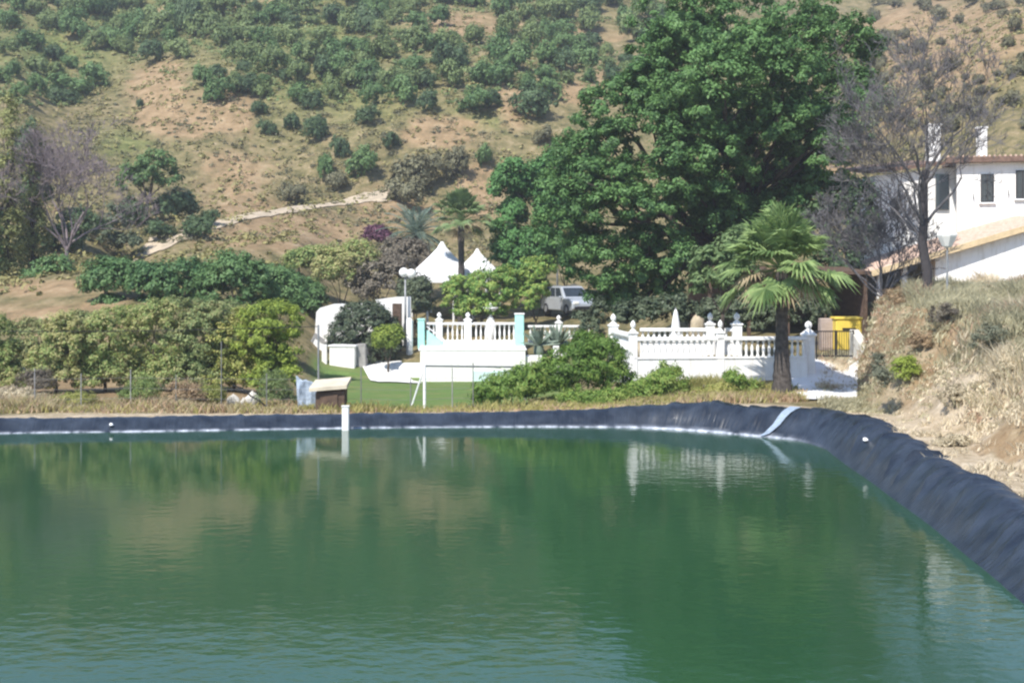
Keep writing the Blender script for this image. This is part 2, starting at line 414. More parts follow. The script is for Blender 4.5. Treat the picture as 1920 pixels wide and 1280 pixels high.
XB_Y = [-60, 0, 20, 25, 30, 34.6, 37.3, 44, 48, 52, 60, 70, 90]
XB_X = [8.9, 8.9, 9.1, 9.2, 9.3, 9.3, 9.64, 10.9, 11.9, 13.0, 15.5, 19.0, 24.0]
ZT_Y = [-60, 0, 20, 25, 30, 38, 45, 60, 70, 90]
ZT_Z = [2.6, 2.4, 2.2, 2.4, 2.75, 3.0, 3.0, 3.34, 4.1, 4.1]
NT = 281
ROWS = np.concatenate([np.arange(-60, 0, 3.0), np.arange(0, 8, 1.0), np.arange(8, 60, 0.45), np.arange(60, 120, 1.0), np.arange(120, 262, 2.0),
                       np.array([266, 275, 290, 310, 340, 400, 500, 700, 1000, 1500.])])
def wid(d): return 24 + 0.55 * np.maximum(d, 0)
_t = np.linspace(-1, 1, NT)
GX = _t[None, :] * wid(ROWS)[:, None]
GY = np.repeat(ROWS[:, None], NT, 1)
SD, CRH = pond_sd(GX, GY); SD = SD.reshape(GX.shape); CRH = CRH.reshape(GX.shape)
GZ = table_z(GX, GY)
for _ in range(3):                                  # soften the hill's creases only
    S = GZ.copy()
    S[1:-1, 1:-1] = (GZ[1:-1, 1:-1] * 2 + GZ[:-2, 1:-1] + GZ[2:, 1:-1] + GZ[1:-1, :-2] + GZ[1:-1, 2:]) / 6
    mk = sstep(76, 86, GY); GZ = GZ * (1 - mk) + S * mk
GPX = 960 + GX / np.maximum(GY, 1.0) * F
BANK_S = GX - np.interp(GY, XB_Y, XB_X) + (fbm(GX * .5 + 9, GY * .5, 5) - .5) * 1.2
_k = np.interp(GY, [0, 30, 36, 43, 48], [.72, .75, 1.0, 2.8, 2.8])
bank = np.minimum(np.interp(GY, ZT_Y, ZT_Z) + 0.04 * np.maximum(BANK_S, 0), .55 + _k * BANK_S)
bank = bank + sstep(.3, 2.5, BANK_S) * ((fbm(GX * .35, GY * .35, 71) - .5) * .9 + (fbm(GX * 1.1, GY * 1.1, 72) - .5) * .6)
bank = np.where(BANK_S > 0, bank, -9)
GBANK = bank > GZ
GZ = np.maximum(GZ, bank)
# relief
far = sstep(72, 100, GY)
GZ = GZ + far * ((fbm(GX * .045, GY * .045, 11) - .5) * 5.0 + (fbm(GX * .2, GY * .2, 3) - .5) * 1.5 + (fbm(GX * .55, GY * .55, 8, 3) - .5) * .7)
GZ = GZ + (1 - far) * (fbm(GX * .7, GY * .7, 21) - .5) * np.where(GBANK, .6, .12) * sstep(.9, 2.5, SD)
# the bare spur that carries the pale track
TRX = [180, 250, 330, 400, 470, 600, 720, 780]; TRY = [520, 490, 455, 430, 410, 389, 375, 372]
def track_d(px): return 90 + 23 * sstep(.0, 1., (px - 250) / 485.)
TRD = track_d(GPX); TRZ = CH - (np.interp(GPX, TRX, TRY) - HZ) / F * TRD
tw = np.exp(-((GY - TRD) / np.where(GY < TRD, 9.0, 5.0)) ** 2) * sstep(190, 250, GPX) * (1 - sstep(735, 800, GPX))
GZ = GZ * (1 - tw) + (TRZ + np.where(GY < TRD, (GY - TRD) * .30, np.minimum(GY - TRD, 4.0) * .26)) * tw
GZ = GZ + 2.3 * (1 - sstep(1.5, 7.5, GY)) * (1 - far)       # the near bank the viewer stands on
# pond basin and crest
outer = CRH - 0.07 + (fbm(GX * 1.3, GY * 1.3, 4) - .5) * .06
edge_ = .5 + .6 * sstep(1.5, 5.5, GX)                       # the liner is wider along the right bank
hem = edge_ + .40
mixz = sstep(hem, hem + 1.7, SD)
GZ = np.where(SD > edge_, outer * (1 - mixz) + GZ * mixz, GZ)
GZ = np.where(SD <= edge_, -0.30 + np.clip(SD, -2.5, 1.1) * (.75 - .30 * sstep(1.5, 5.5, GX)), GZ)

def ground_z(x, y):
    r = np.searchsorted(ROWS, y) - 1; r = min(max(r, 0), len(ROWS) - 2)
    fr = (y - ROWS[r]) / (ROWS[r + 1] - ROWS[r])
    def at(i):
        t = (x / wid(ROWS[i]) + 1) / 2 * (NT - 1); c = int(min(max(math.floor(t), 0), NT - 2)); f = t - c
        return GZ[i, c] * (1 - f) + GZ[i, c + 1] * f
    return float(at(r) * (1 - fr) + at(r + 1) * fr)
def sd_at(x, y):
    r = min(max(int(np.searchsorted(ROWS, y)) - 1, 0), len(ROWS) - 2)
    t = (x / wid(ROWS[r]) + 1) / 2 * (NT - 1); c = int(min(max(round(t), 0), NT - 1))
    return float(SD[r, c])
def hit(px, py, d0=60.0, d1=320.0):
    d = d0
    while d < d1:
        p = P(px, py, d)
        if ground_z(p.x, d) >= p.z:
            return Vector((p.x, d, ground_z(p.x, d)))
        d += 0.4
    return None
def on_ground(px, d, dz=0.0):
    x = (px - 960) / F * d
    return Vector((x, d, ground_z(x, d) + dz))

# ground cover weights (where bare soil, lawn, bright dust and fresh green lie)
GPY = HZ + (CH - GZ) / np.maximum(GY, 1.0) * F
def blobs(lst):
    w = np.zeros_like(GX)
    for (cx, cy, rx, ry, s) in lst:
        w = np.maximum(w, s * np.exp(-(((GPX - cx) / rx) ** 2 + ((GPY - cy) / ry) ** 2)))
    return w
hill = sstep(60, 72, GY)
bare = blobs([(300, 185, 70, 70, 1), (430, 200, 60, 70, 1), (350, 240, 90, 50, .9), (440, 320, 80, 70, 1), (450, 395, 90, 45, 1), (830, 245, 90, 35, 1), (620, 250, 60, 60, .5),
              (860, 45, 110, 26, 1), (700, 60, 50, 20, .5), (1100, 175, 70, 24, 1), (900, 360, 50, 70, 1), (560, 430, 260, 48, 1), (720, 400, 120, 50, 1), (200, 70, 60, 20, .7),
              (190, 590, 90, 45, 1), (60, 540, 150, 20, .9), (1760, 90, 160, 110, .9), (1880, 60, 120, 60, .9), (1720, 220, 90, 60, .6), (1560, 320, 60, 30, .9),
              (960, 190, 40, 40, .8), (130, 130, 40, 25, .5), (110, 600, 170, 34, 1)]) * np.maximum(hill, sstep(44, 50, GY) * (GPX < 560))
bare = bare * (1 - .35 * sstep(.45, .62, fbm(GX * .14, GY * .14, 38)) * (GPX < 1000))
bare = np.maximum(bare, (fbm(GX * .06, GY * .06, 31) - .60) * 3 * hill)
bare = np.maximum(bare, GBANK * (.55 + (fbm(GX * .4, GY * .4, 36) - .4) * 1.2))
bare = np.clip(bare + (fbm(GX * .25, GY * .25, 33) - .5) * .5 * hill, 0, 1)
bare = np.maximum(bare, .55 * (1 - sstep(52, 60, GY)) * (GPX < 560) * (GY > 40))
fresh = np.clip(blobs([(100, 90, 130, 60, .8), (230, 40, 120, 50, .7), (560, 60, 200, 80, .6), (900, 225, 80, 20, .5), (240, 270, 70, 30, .6), (620, 180, 200, 60, .4)]) * hill, 0, 1)
lawn = sstep(40.6, 41.2, GY) * (1 - sstep(71, 74, GY)) * sstep(575, 592, GPX) * (1 - sstep(1040, 1100, GPX))
dust = np.where(GBANK, 0, 1) * sstep(.55, .9, SD) * (1 - sstep(1.6, 3.2, SD)) * np.where((GX > 2) & (GY < 39), 1, .55) * (1 - hill)
dust = np.maximum(dust, GBANK * (.32 + 1.0 * (fbm(GX * .5, GY * .5, 39) - .4)) * (GY < 60))
dust = np.maximum(dust, blobs([(1640, 790, 70, 18, 1), (1800, 860, 120, 50, .9)]) * np.where(GBANK, .5, 1) * (GY < 42))
def add_attr(me, name, arr):
    at = me.attributes.new(name, 'FLOAT', 'POINT'); at.data.foreach_set("value", np.asarray(arr, np.float32).ravel())

m, N, L, B = new_mat('terrain_soil_and_grass'); M['terrain'] = m
tc = N.new("ShaderNodeTexCoord")
def nz(scale, detail=8, rough=.65):
    n = N.new("ShaderNodeTexNoise"); n.inputs["Scale"].default_value = scale; n.inputs["Detail"].default_value = detail
    n.inputs["Roughness"].default_value = rough; L.new(tc.outputs["Object"], n.inputs["Vector"]); return n.outputs["Fac"]
def ramp(fac, stops):
    r = N.new("ShaderNodeValToRGB")
    while len(r.color_ramp.elements) < len(stops): r.color_ramp.elements.new(.5)
    for el, (p, c) in zip(r.color_ramp.elements, stops): el.position = p; el.color = (*c, 1)
    L.new(fac, r.inputs[0]); return r.outputs[0]
def mixc(fac, a_, b_):
    x = N.new("ShaderNodeMix"); x.data_type = 'RGBA'; L.new(fac, x.inputs[0]); L.new(a_, x.inputs[6]); L.new(b_, x.inputs[7]); return x.outputs[2]
def attr(n):
    x = N.new("ShaderNodeAttribute"); x.attribute_name = n; return x.outputs["Fac"]
def math_(op, a_, b_):
    x = N.new("ShaderNodeMath"); x.operation = op; x.use_clamp = True
    for i, q in enumerate((a_, b_)):
        if isinstance(q, (int, float)): x.inputs[i].default_value = q
        else: L.new(q, x.inputs[i])
    return x.outputs[0]
olive = ramp(nz(.8, 12, .78), [(.36, (.06, .062, .03)), (.45, (.135, .12, .058)), (.53, (.20, .165, .085)), (.60, (.26, .205, .12)), (.70, (.38, .31, .20))])
fr_c = ramp(nz(.9, 12, .78), [(.36, (.06, .09, .03)), (.5, (.14, .165, .055)), (.62, (.24, .25, .09))])
soil = ramp(nz(.55, 12, .78), [(.32, (.11, .095, .05)), (.42, (.21, .15, .085)), (.52, (.30, .205, .12)), (.62, (.37, .275, .17)), (.74, (.54, .44, .31))])
lawn_c = ramp(nz(.8, 10, .7), [(.32, (.24, .22, .10)), (.44, (.15, .20, .065)), (.56, (.115, .19, .055)), (.7, (.21, .28, .09))])
dust_c = ramp(nz(1.6, 12, .75), [(.32, (.25, .20, .12)), (.45, (.40, .32, .22)), (.6, (.56, .47, .35)), (.72, (.68, .60, .48))])
def edge(a_, n_):  # break up a weight's edge with noise
    return math_('MULTIPLY', math_('SUBTRACT', math_('ADD', a_, math_('MULTIPLY', n_, .9)), .72), 3.2)
n1 = nz(.5, 12, .75)
c = mixc(math_('MULTIPLY', attr('fresh'), n1), olive, fr_c)
c = mixc(attr('fresh'), c, fr_c)
c = mixc(edge(attr('bare'), n1), c, soil)
c = mixc(edge(attr('dust'), n1), c, dust_c)
c = mixc(attr('lawn'), c, lawn_c)
L.new(c, B.inputs["Base Color"]); B.inputs["Roughness"].default_value = .95; B.inputs["Specular IOR Level"].default_value = .1
bp = N.new("ShaderNodeBump"); bp.inputs["Strength"].default_value = .7; bp.inputs["Distance"].default_value = .25
L.new(nz(1.6, 10, .7), bp.inputs["Height"]); L.new(bp.outputs[0], B.inputs["Normal"])

nr, nc = GX.shape
vv = np.stack([GX, GY, GZ], -1).reshape(-1, 3)
ii = (np.arange(nr - 1)[:, None] * nc + np.arange(nc - 1)[None, :]).ravel()
ff = np.stack([ii, ii + 1, ii + nc + 1, ii + nc], 1)
gme = np_mesh("ground", vv, ff, smooth=True)
for n_, a_ in (("bare", bare), ("fresh", fresh), ("lawn", lawn), ("dust", np.clip(dust, 0, 1))): add_attr(gme, n_, a_)
ground = link_mesh("ground", gme, M['terrain']); tag(ground, kind='structure')

# ------------------------------------------------------------------ water
m, N, L, B = new_mat('pond_water'); M['water'] = m
tc = N.new("ShaderNodeTexCoord")
B.inputs["Base Color"].default_value = (.022, .088, .046, 1)
nzc = N.new("ShaderNodeTexNoise"); nzc.inputs["Scale"].default_value = .12; L.new(tc.outputs["Object"], nzc.inputs["Vector"])
cr = N.new("ShaderNodeValToRGB"); cr.color_ramp.elements[0].position = .35; cr.color_ramp.elements[1].position = .65
cr.color_ramp.elements[0].color = (.017, .060, .026, 1); cr.color_ramp.elements[1].color = (.023, .072, .032, 1)
L.new(nzc.outputs[0], cr.inputs[0]); L.new(cr.outputs[0], B.inputs["Base Color"])
B.inputs["Roughness"].default_value = .06; B.inputs["IOR"].default_value = 1.333; B.inputs["Specular IOR Level"].default_value = .45
mp = N.new("ShaderNodeMapping"); mp.inputs["Scale"].default_value = (1.0, 1.25, 1.0); L.new(tc.outputs["Object"], mp.inputs["Vector"])
w1 = N.new("ShaderNodeTexNoise"); w1.inputs["Scale"].default_value = 3.4; w1.inputs["Detail"].default_value = 3; L.new(mp.outputs[0], w1.inputs["Vector"])
w2 = N.new("ShaderNodeTexNoise"); w2.inputs["Scale"].default_value = .9; w2.inputs["Detail"].default_value = 2; L.new(mp.outputs[0], w2.inputs["Vector"])
ad = N.new("ShaderNodeMath"); ad.operation = 'MULTIPLY_ADD'; L.new(w2.outputs[0], ad.inputs[0]); ad.inputs[1].default_value = 1.2; L.new(w1.outputs[0], ad.inputs[2])
at = N.new("ShaderNodeAttribute"); at.attribute_name = "ripple"
bp = N.new("ShaderNodeBump"); bp.inputs["Distance"].default_value = .10
L.new(at.outputs["Fac"], bp.inputs["Strength"]); L.new(ad.outputs[0], bp.inputs["Height"]); L.new(bp.outputs[0], B.inputs["Normal"])
wx = np.linspace(-27, 9.5, 90); wy = np.linspace(7, 40, 110)
WX, WY = np.meshgrid(wx, wy)
wv = np.stack([WX, WY, np.zeros_like(WX)], -1).reshape(-1, 3)
ii = (np.arange(109)[:, None] * 90 + np.arange(89)[None, :]).ravel()
wf = np.stack([ii, ii + 1, ii + 91, ii + 90], 1)
wsd, _ = pond_sd(wv[:, 0], wv[:, 1])
keep = (wsd[wf] < 0.45).any(1)
wme = np_mesh("water", wv, wf[keep], smooth=True)
# breeze: calmer in the left of the pond, rippled nearer the right bank and the near end
rip = .020 + .012 * sstep(-3, 4, WX + (fbm(WX * .2, WY * .2, 7) - .5) * 8) + .035 * (1 - sstep(15, 27, WY + (fbm(WX * .3, WY * .3, 17) - .5) * 6))
rip = rip + .026 * np.exp(-((WX - 6) / 4.5) ** 2) * sstep(22, 29, WY)
add_attr(wme, "ripple", rip)
water = link_mesh("water", wme, M['water']); tag(water, kind='structure')

# ------------------------------------------------------------------ pond liner
m, N, L, B = new_mat('black_liner_plastic'); M['liner'] = m
tc = N.new("ShaderNodeTexCoord")
na = N.new("ShaderNodeTexNoise"); na.inputs["Scale"].default_value = 2.2; na.inputs["Detail"].default_value = 8; L.new(tc.outputs["Object"], na.inputs["Vector"])
r1 = N.new("ShaderNodeValToRGB"); r1.color_ramp.elements[0].position = .35; r1.color_ramp.elements[1].position = .7
r1.color_ramp.elements[0].color = (.012, .017, .027, 1); r1.color_ramp.elements[1].color = (.034, .044, .062, 1); L.new(na.outputs[0], r1.inputs[0])
nb = N.new("ShaderNodeTexNoise"); nb.inputs["Scale"].default_value = 3.5; nb.inputs["Detail"].default_value = 4; L.new(tc.outputs["Object"], nb.inputs["Vector"])
sc_ = N.new("ShaderNodeAttribute"); sc_.attribute_name = "pale_edge"  # weight of the pale broken band along the far water edge
mu = N.new("ShaderNodeMath"); mu.operation = 'MULTIPLY_ADD'; L.new(nb.outputs[0], mu.inputs[0]); mu.inputs[1].default_value = 3.0; mu.inputs[2].default_value = -1.05; mu.use_clamp = True
mu2 = N.new("ShaderNodeMath"); mu2.operation = 'MULTIPLY'; L.new(mu.outputs[0], mu2.inputs[0]); L.new(sc_.outputs["Fac"], mu2.inputs[1])
mx = N.new("ShaderNodeMix"); mx.data_type = 'RGBA'; L.new(mu2.outputs[0], mx.inputs[0]); L.new(r1.outputs[0], mx.inputs[6]); mx.inputs[7].default_value = (.62, .66, .74, 1)
L.new(mx.outputs[2], B.inputs["Base Color"]); B.inputs["Roughness"].default_value = .30; B.inputs["Specular IOR Level"].default_value = .5
bp = N.new("ShaderNodeBump"); bp.inputs["Strength"].default_value = .35; bp.inputs["Distance"].default_value = .03
nd = N.new("ShaderNodeTexNoise"); nd.inputs["Scale"].default_value = 7; nd.inputs["Detail"].default_value = 5; L.new(tc.outputs["Object"], nd.inputs["Vector"])
aa = N.new("ShaderNodeAttribute"); aa.attribute_name = "arc"; ab = N.new("ShaderNodeAttribute"); ab.attribute_name = "rise"
cx_ = N.new("ShaderNodeCombineXYZ"); L.new(aa.outputs["Fac"], cx_.inputs[0]); L.new(ab.outputs["Fac"], cx_.inputs[1])
mpl = N.new("ShaderNodeMapping"); mpl.inputs["Scale"].default_value = (8.0, .9, 1); mpl.inputs["Rotation"].default_value = (0, 0, .12); L.new(cx_.outputs[0], mpl.inputs["Vector"])
nd.inputs["Scale"].default_value = 1.6; L.new(mpl.outputs[0], nd.inputs["Vector"]); bp.inputs["Strength"].default_value = .55; bp.inputs["Distance"].default_value = .05
L.new(nd.outputs[0], bp.inputs["Height"]); L.new(bp.outputs[0], B.inputs["Normal"])

prof = [(-1.5, -1.0, 0), (-.45, -.30, 0), (-.08, -.05, 0), (0, .0, 1), (.03, .045, 1), (.06, .09, .25), (.12, .2, 0), (.22, .42, 0), (.34, .66, 0), (.44, .84, 0), (.53, .95, 0), (.62, 1.0, 0),
        (.72, .99, 0), (.84, .93, 0), (.96, .80, 0), (1.10, .62, 0)]
sarc = np.arange(NP_) * 0.055
lv = []; pale_edge = []
right = sstep(1.5, 5.5, PL[:, 0]) * (PL[:, 1] > 5)         # loose, puffed-up folds along the right bank
bulge = (vnoise(sarc * .75, sarc * 0, 3) - .5)
fold = (np.abs(vnoise(sarc * 2.1, sarc * 0 + 3, 5) - .5) * 2)
fold2 = (vnoise(sarc * 4.3, sarc * 0 + 7, 9) - .5)
for (o_, zf, sc0) in prof:
    up = max(zf, 0)
    amp = min(1, up * 1.6)
    shear = sarc + up * .5
    fold_s = (np.abs(vnoise(shear * 2.1, sarc * 0 + 3, 5) - .5) * 2)
    fold2_s = (vnoise(shear * 4.6 + o_ * .8, sarc * 0 + 7, 9) - .5)
    ridge = np.maximum(0, 1 - np.abs(vnoise(shear * 1.3 + 31, sarc * 0 + up * .5, 15) - .5) * 13) * .085 + np.maximum(0, 1 - np.abs(vnoise(shear * 3.1 + 3, sarc * 0 + up * .8, 19) - .5) * 10) * .05
    dn = amp * (bulge * .09 * (.35 + .65 * right) + (fold_s - .4) * .05 * (.4 + .6 * right) + fold2_s * .03 + ridge * (.4 + .6 * right))
    z = PL[:, 2] * (zf if zf > 0 else zf / .7) + (amp * .8 * dn if zf > 0 else 0)
    off = o_ * (1 + .35 * right if o_ > 0 else 1) + (-.5 * dn if .1 < o_ < .7 else 0) + (bulge * .18 + fold2 * .08 if o_ > .7 else 0)
    lv.append(np.stack([PL[:, 0] + OUTN[:, 0] * off, PL[:, 1] + OUTN[:, 1] * off, z], 1))
    pale_edge.append(np.full(NP_, sc0) * (1 - .85 * sstep(6.7, 7.3, PL[:, 0]) * (PL[:, 1] < 36)) * sstep(32, 35.5, PL[:, 1]))
lv = np.stack(lv, 0); KP = len(prof)
ii = []
jj = np.arange(NP_); j2 = (jj + 1) % NP_
for k in range(KP - 1):
    ii.append(np.stack([k * NP_ + jj, k * NP_ + j2, (k + 1) * NP_ + j2, (k + 1) * NP_ + jj], 1))
lf = np.concatenate(ii)
if _area > 0: lf = lf[:, ::-1]
lme = np_mesh("pond_liner", lv.reshape(-1, 3), lf, smooth=True)
add_attr(lme, "pale_edge", np.stack(pale_edge, 0))
add_attr(lme, "arc", np.tile(sarc, (KP, 1))); add_attr(lme, "rise", np.repeat(np.array([q[0] for q in prof]), NP_))
liner = link_mesh("pond_liner", lme, M['liner'])
tag(liner, "black plastic liner wrapped in folds over the bank around the green pond", "pond liner")
def liner_pt(x, y, frac):
    """a point on the liner slope near plan position (x, y): frac 0 = water edge, 1 = crest"""
    i = int(np.argmin((PL[:, 0] - x) ** 2 + (PL[:, 1] - y) ** 2))
    k = 3 + frac * 8; k0 = int(min(k, KP - 2)); f = k - k0
    p = lv[k0, i] * (1 - f) + lv[k0 + 1, i] * f
    return Vector(p), Vector((OUTN[i, 0], OUTN[i, 1], 0))
# pale strip of tape running up the liner
mb = MB(); pw = []
for k in range(9):
    p, n_ = liner_pt(6.42 + .075 * k, 36.15 - .02 * k, k / 8 * .98)
    tdir = Vector((n_.y, -n_.x, 0)); nn = (Vector((0, 0, 1)) - n_ * .6).normalized()
    w_ = .045 + .014 * k
    pw += [p - tdir * w_ + nn * .05, p + tdir * w_ + nn * .05]
mb.add(pw, [(2 * k, 2 * k + 1, 2 * k + 3, 2 * k + 2) for k in range(8)])
o = mb.build("tape_strip", M['tape'], liner)
sm = o.modifiers.new("thick", 'SOLIDIFY'); sm.thickness = .006
o["label"] = "pale strip of tape running up the liner"

# ------------------------------------------------------------------ foliage builders
def leaf_arrays(c, n, s, asp, rng):
    N_ = len(c)
    r = rng.normal(size=(N_, 3))
    t = np.cross(n, r); t /= np.linalg.norm(t, axis=1)[:, None] + 1e-9
    b = np.cross(n, t)
    s = s[:, None]
    fold_ = n * s * rng.uniform(-.25, .25, (N_, 1))
    v = np.stack([c + t * s, c + b * s * asp + fold_, c - t * s, c - b * s * asp + fold_], 1).reshape(-1, 3)
    return v
def quads(n): return np.arange(n * 4).reshape(-1, 4)

def crown_leaves(rng, lobes, nclump, lpc, clump_r, leaf_s, asp=.55, inner=.62, flat=.75, upbias=.45):
    lobes = np.array(lobes, float)
    w = lobes[:, 3] * lobes[:, 5] + lobes[:, 3] * lobes[:, 4]; w /= w.sum()
    li = rng.choice(len(lobes), nclump, p=w)
    dr = rng.normal(size=(nclump, 3)); dr /= np.linalg.norm(dr, axis=1)[:, None]
    dr[:, 2] = np.where(dr[:, 2] < -.55, -dr[:, 2], dr[:, 2])
    rad = inner + (1 - inner) * rng.random(nclump) ** .6
    cc = lobes[li, :3] + dr * lobes[li, 3:6] * rad[:, None]
    cs = clump_r * rng.uniform(.65, 1.3, nclump)
    cnt = np.maximum((lpc * rng.uniform(.6, 1.4, nclump)).astype(int), 3)
    idx = np.repeat(np.arange(nclump), cnt); T = len(idx)
    od = rng.normal(size=(T, 3)); od /= np.linalg.norm(od, axis=1)[:, None]
    rr = rng.random(T) ** .45
    pos = cc[idx] + od * (cs[idx] * rr)[:, None] * np.array([1, 1, flat])
    nrm = od * .6 + dr[idx] * .75 + np.array([0, 0, upbias]) + rng.normal(size=(T, 3)) * .4
    nrm /= np.linalg.norm(nrm, axis=1)[:, None]
    sz = leaf_s * rng.uniform(.6, 1.35, T)
    return leaf_arrays(pos, nrm, sz, asp, rng), T

def cauliflower(lobes, n, seed, frac=.44):
    rp = random.Random(seed); out = []
    for (x, y, z, rx, ry, rz) in lobes:
        for k in range(n):
            d_ = Vector((rp.gauss(0, 1), rp.gauss(0, 1), rp.gauss(.15, .9))).normalized()
            f = rp.uniform(.6, .92); q = frac * rp.uniform(.75, 1.25)
            out.append((x + d_.x * rx * f, y + d_.y * ry * f, z + d_.z * rz * f, rx * q, ry * q, min(rx, rz * 1.2) * q))
    return out
def wob(p, rng, a_): return Vector((p[0] + rng.uniform(-a_, a_), p[1] + rng.uniform(-a_, a_), p[2] + rng.uniform(-a_, a_)))
def limb(mb, p0, p1, r0, r1, rng, n=7, seg=6, sag=.06):
    p0 = Vector(p0); p1 = Vector(p1); L_ = (p1 - p0).length
    pts = []; rad = []
    off = Vector((rng.uniform(-1, 1), rng.uniform(-1, 1), rng.uniform(-.3, .6))) * L_ * sag
    for i in range(seg + 1):
        t = i / seg
        p = p0.lerp(p1, t) + off * math.sin(t * math.pi) * 1.0
        if 0 < i < seg: p = wob(p, rng, L_ * .018)
        pts.append(p); rad.append(r0 + (r1 - r0) * t ** .8)
    mb.tube(pts, rad, n)
    return pts

def tree(name, label, cat, base, lobes, leafmat, nclump, lpc, clump_r, leaf_s, seed, trunk_top=None, trunk_r=.12, group=None, barkm=None, asp=.55, inner=.62, crown_name="crown", upbias=.45, limbs=True, limb_lobes=None):
    """lobes are in metres relative to base"""
    base = Vector(base); rng = np.random.default_rng(seed); rp = random.Random(seed)
    t = thing(name, label, cat, base, group)
    v, n = crown_leaves(rng, lobes, nclump, lpc, clump_r, leaf_s, asp, inner, upbias=upbias)
    me = np_mesh(crown_name, v, quads(n))
    link_mesh(crown_name, me, leafmat, t)
    if trunk_top is not None:
        mb = MB(); tt = Vector(trunk_top)
        limb(mb, (0, 0, -.3), tt, trunk_r, trunk_r * .7, rp, 8, 7, .05)
        if limbs:
            for lb in (limb_lobes or lobes):
                e_ = Vector(lb[:3])
                limb(mb, tt, e_, trunk_r * .5, trunk_r * .12, rp, 6, 6, .1)
                for q in range(2):
                    d_ = Vector((rp.uniform(-1, 1), rp.uniform(-1, 1), rp.uniform(-.2, 1))).normalized()
                    limb(mb, tt.lerp(e_, rp.uniform(.45, .8)), e_ + Vector((d_.x * lb[3], d_.y * lb[4], d_.z * lb[5])) * .8, trunk_r * .22, trunk_r * .06, rp, 5, 5, .1)
        mb.v = [(p[0] + base.x, p[1] + base.y, p[2] + base.z) for p in mb.v]
        mb.build("trunk", barkm or M['bark'], t, smooth=True)
    return t

def lobes_px(base, d, lst):
    """crown lobes measured in the photo at distance d -> metres relative to base"""
    k = d / F; out = []
    for (px, py, rx, ry, dd) in lst:
        c_ = P(px, py, d) + Vector((0, dd, 0))
        out.append((c_.x - base.x, c_.y - base.y, c_.z - base.z, rx * k, max(rx, ry) * k * .85, ry * k))
    return out

# ------------------------------------------------------------------ hillside trees (shared crowns)
HV = []
for i in range(8):
    rng = np.random.default_rng(100 + i); rp = random.Random(i)
    lobes = [(0, 0, .62, .75, .75, .5)] + [(rp.uniform(-.5, .5), rp.uniform(-.5, .5), rp.uniform(.4, .95), rp.uniform(.35, .6), rp.uniform(.35, .6), rp.uniform(.3, .5)) for _ in range(3 + i % 3)]
    v, n = crown_leaves(rng, lobes, 64, 34, .22, .07, .6, .35, flat=1.0, upbias=.25)
    HV.append((v, n))
HM = {}
def hill_tree(p, w, h, mkey, label, group, name="hillside_tree", cat="tree"):
    i = random.Random(int(p.x * 97 + p.y * 31)).randrange(8)
    if (i, mkey) not in HM:
        v, n = HV[i]; me = np_mesh("orchard_crown", v, quads(n)); me.materials.append(M[mkey]); HM[(i, mkey)] = me
    o = bpy.data.objects.new(name, HM[(i, mkey)]); COL.objects.link(o)
    o.location = (p.x, p.y, p.z - .08 * h); k_ = .92 + .16 * math.sin(p.x * 3.7); o.scale = (w / 2 * k_, w / 2 / k_, h / 1.3)
    o.rotation_euler = (0, 0, (p.x * 7.3 + p.y * 3.1) % 6.28)
    BASE[o] = Vector(o.location)
    return tag(o, label, cat, group)

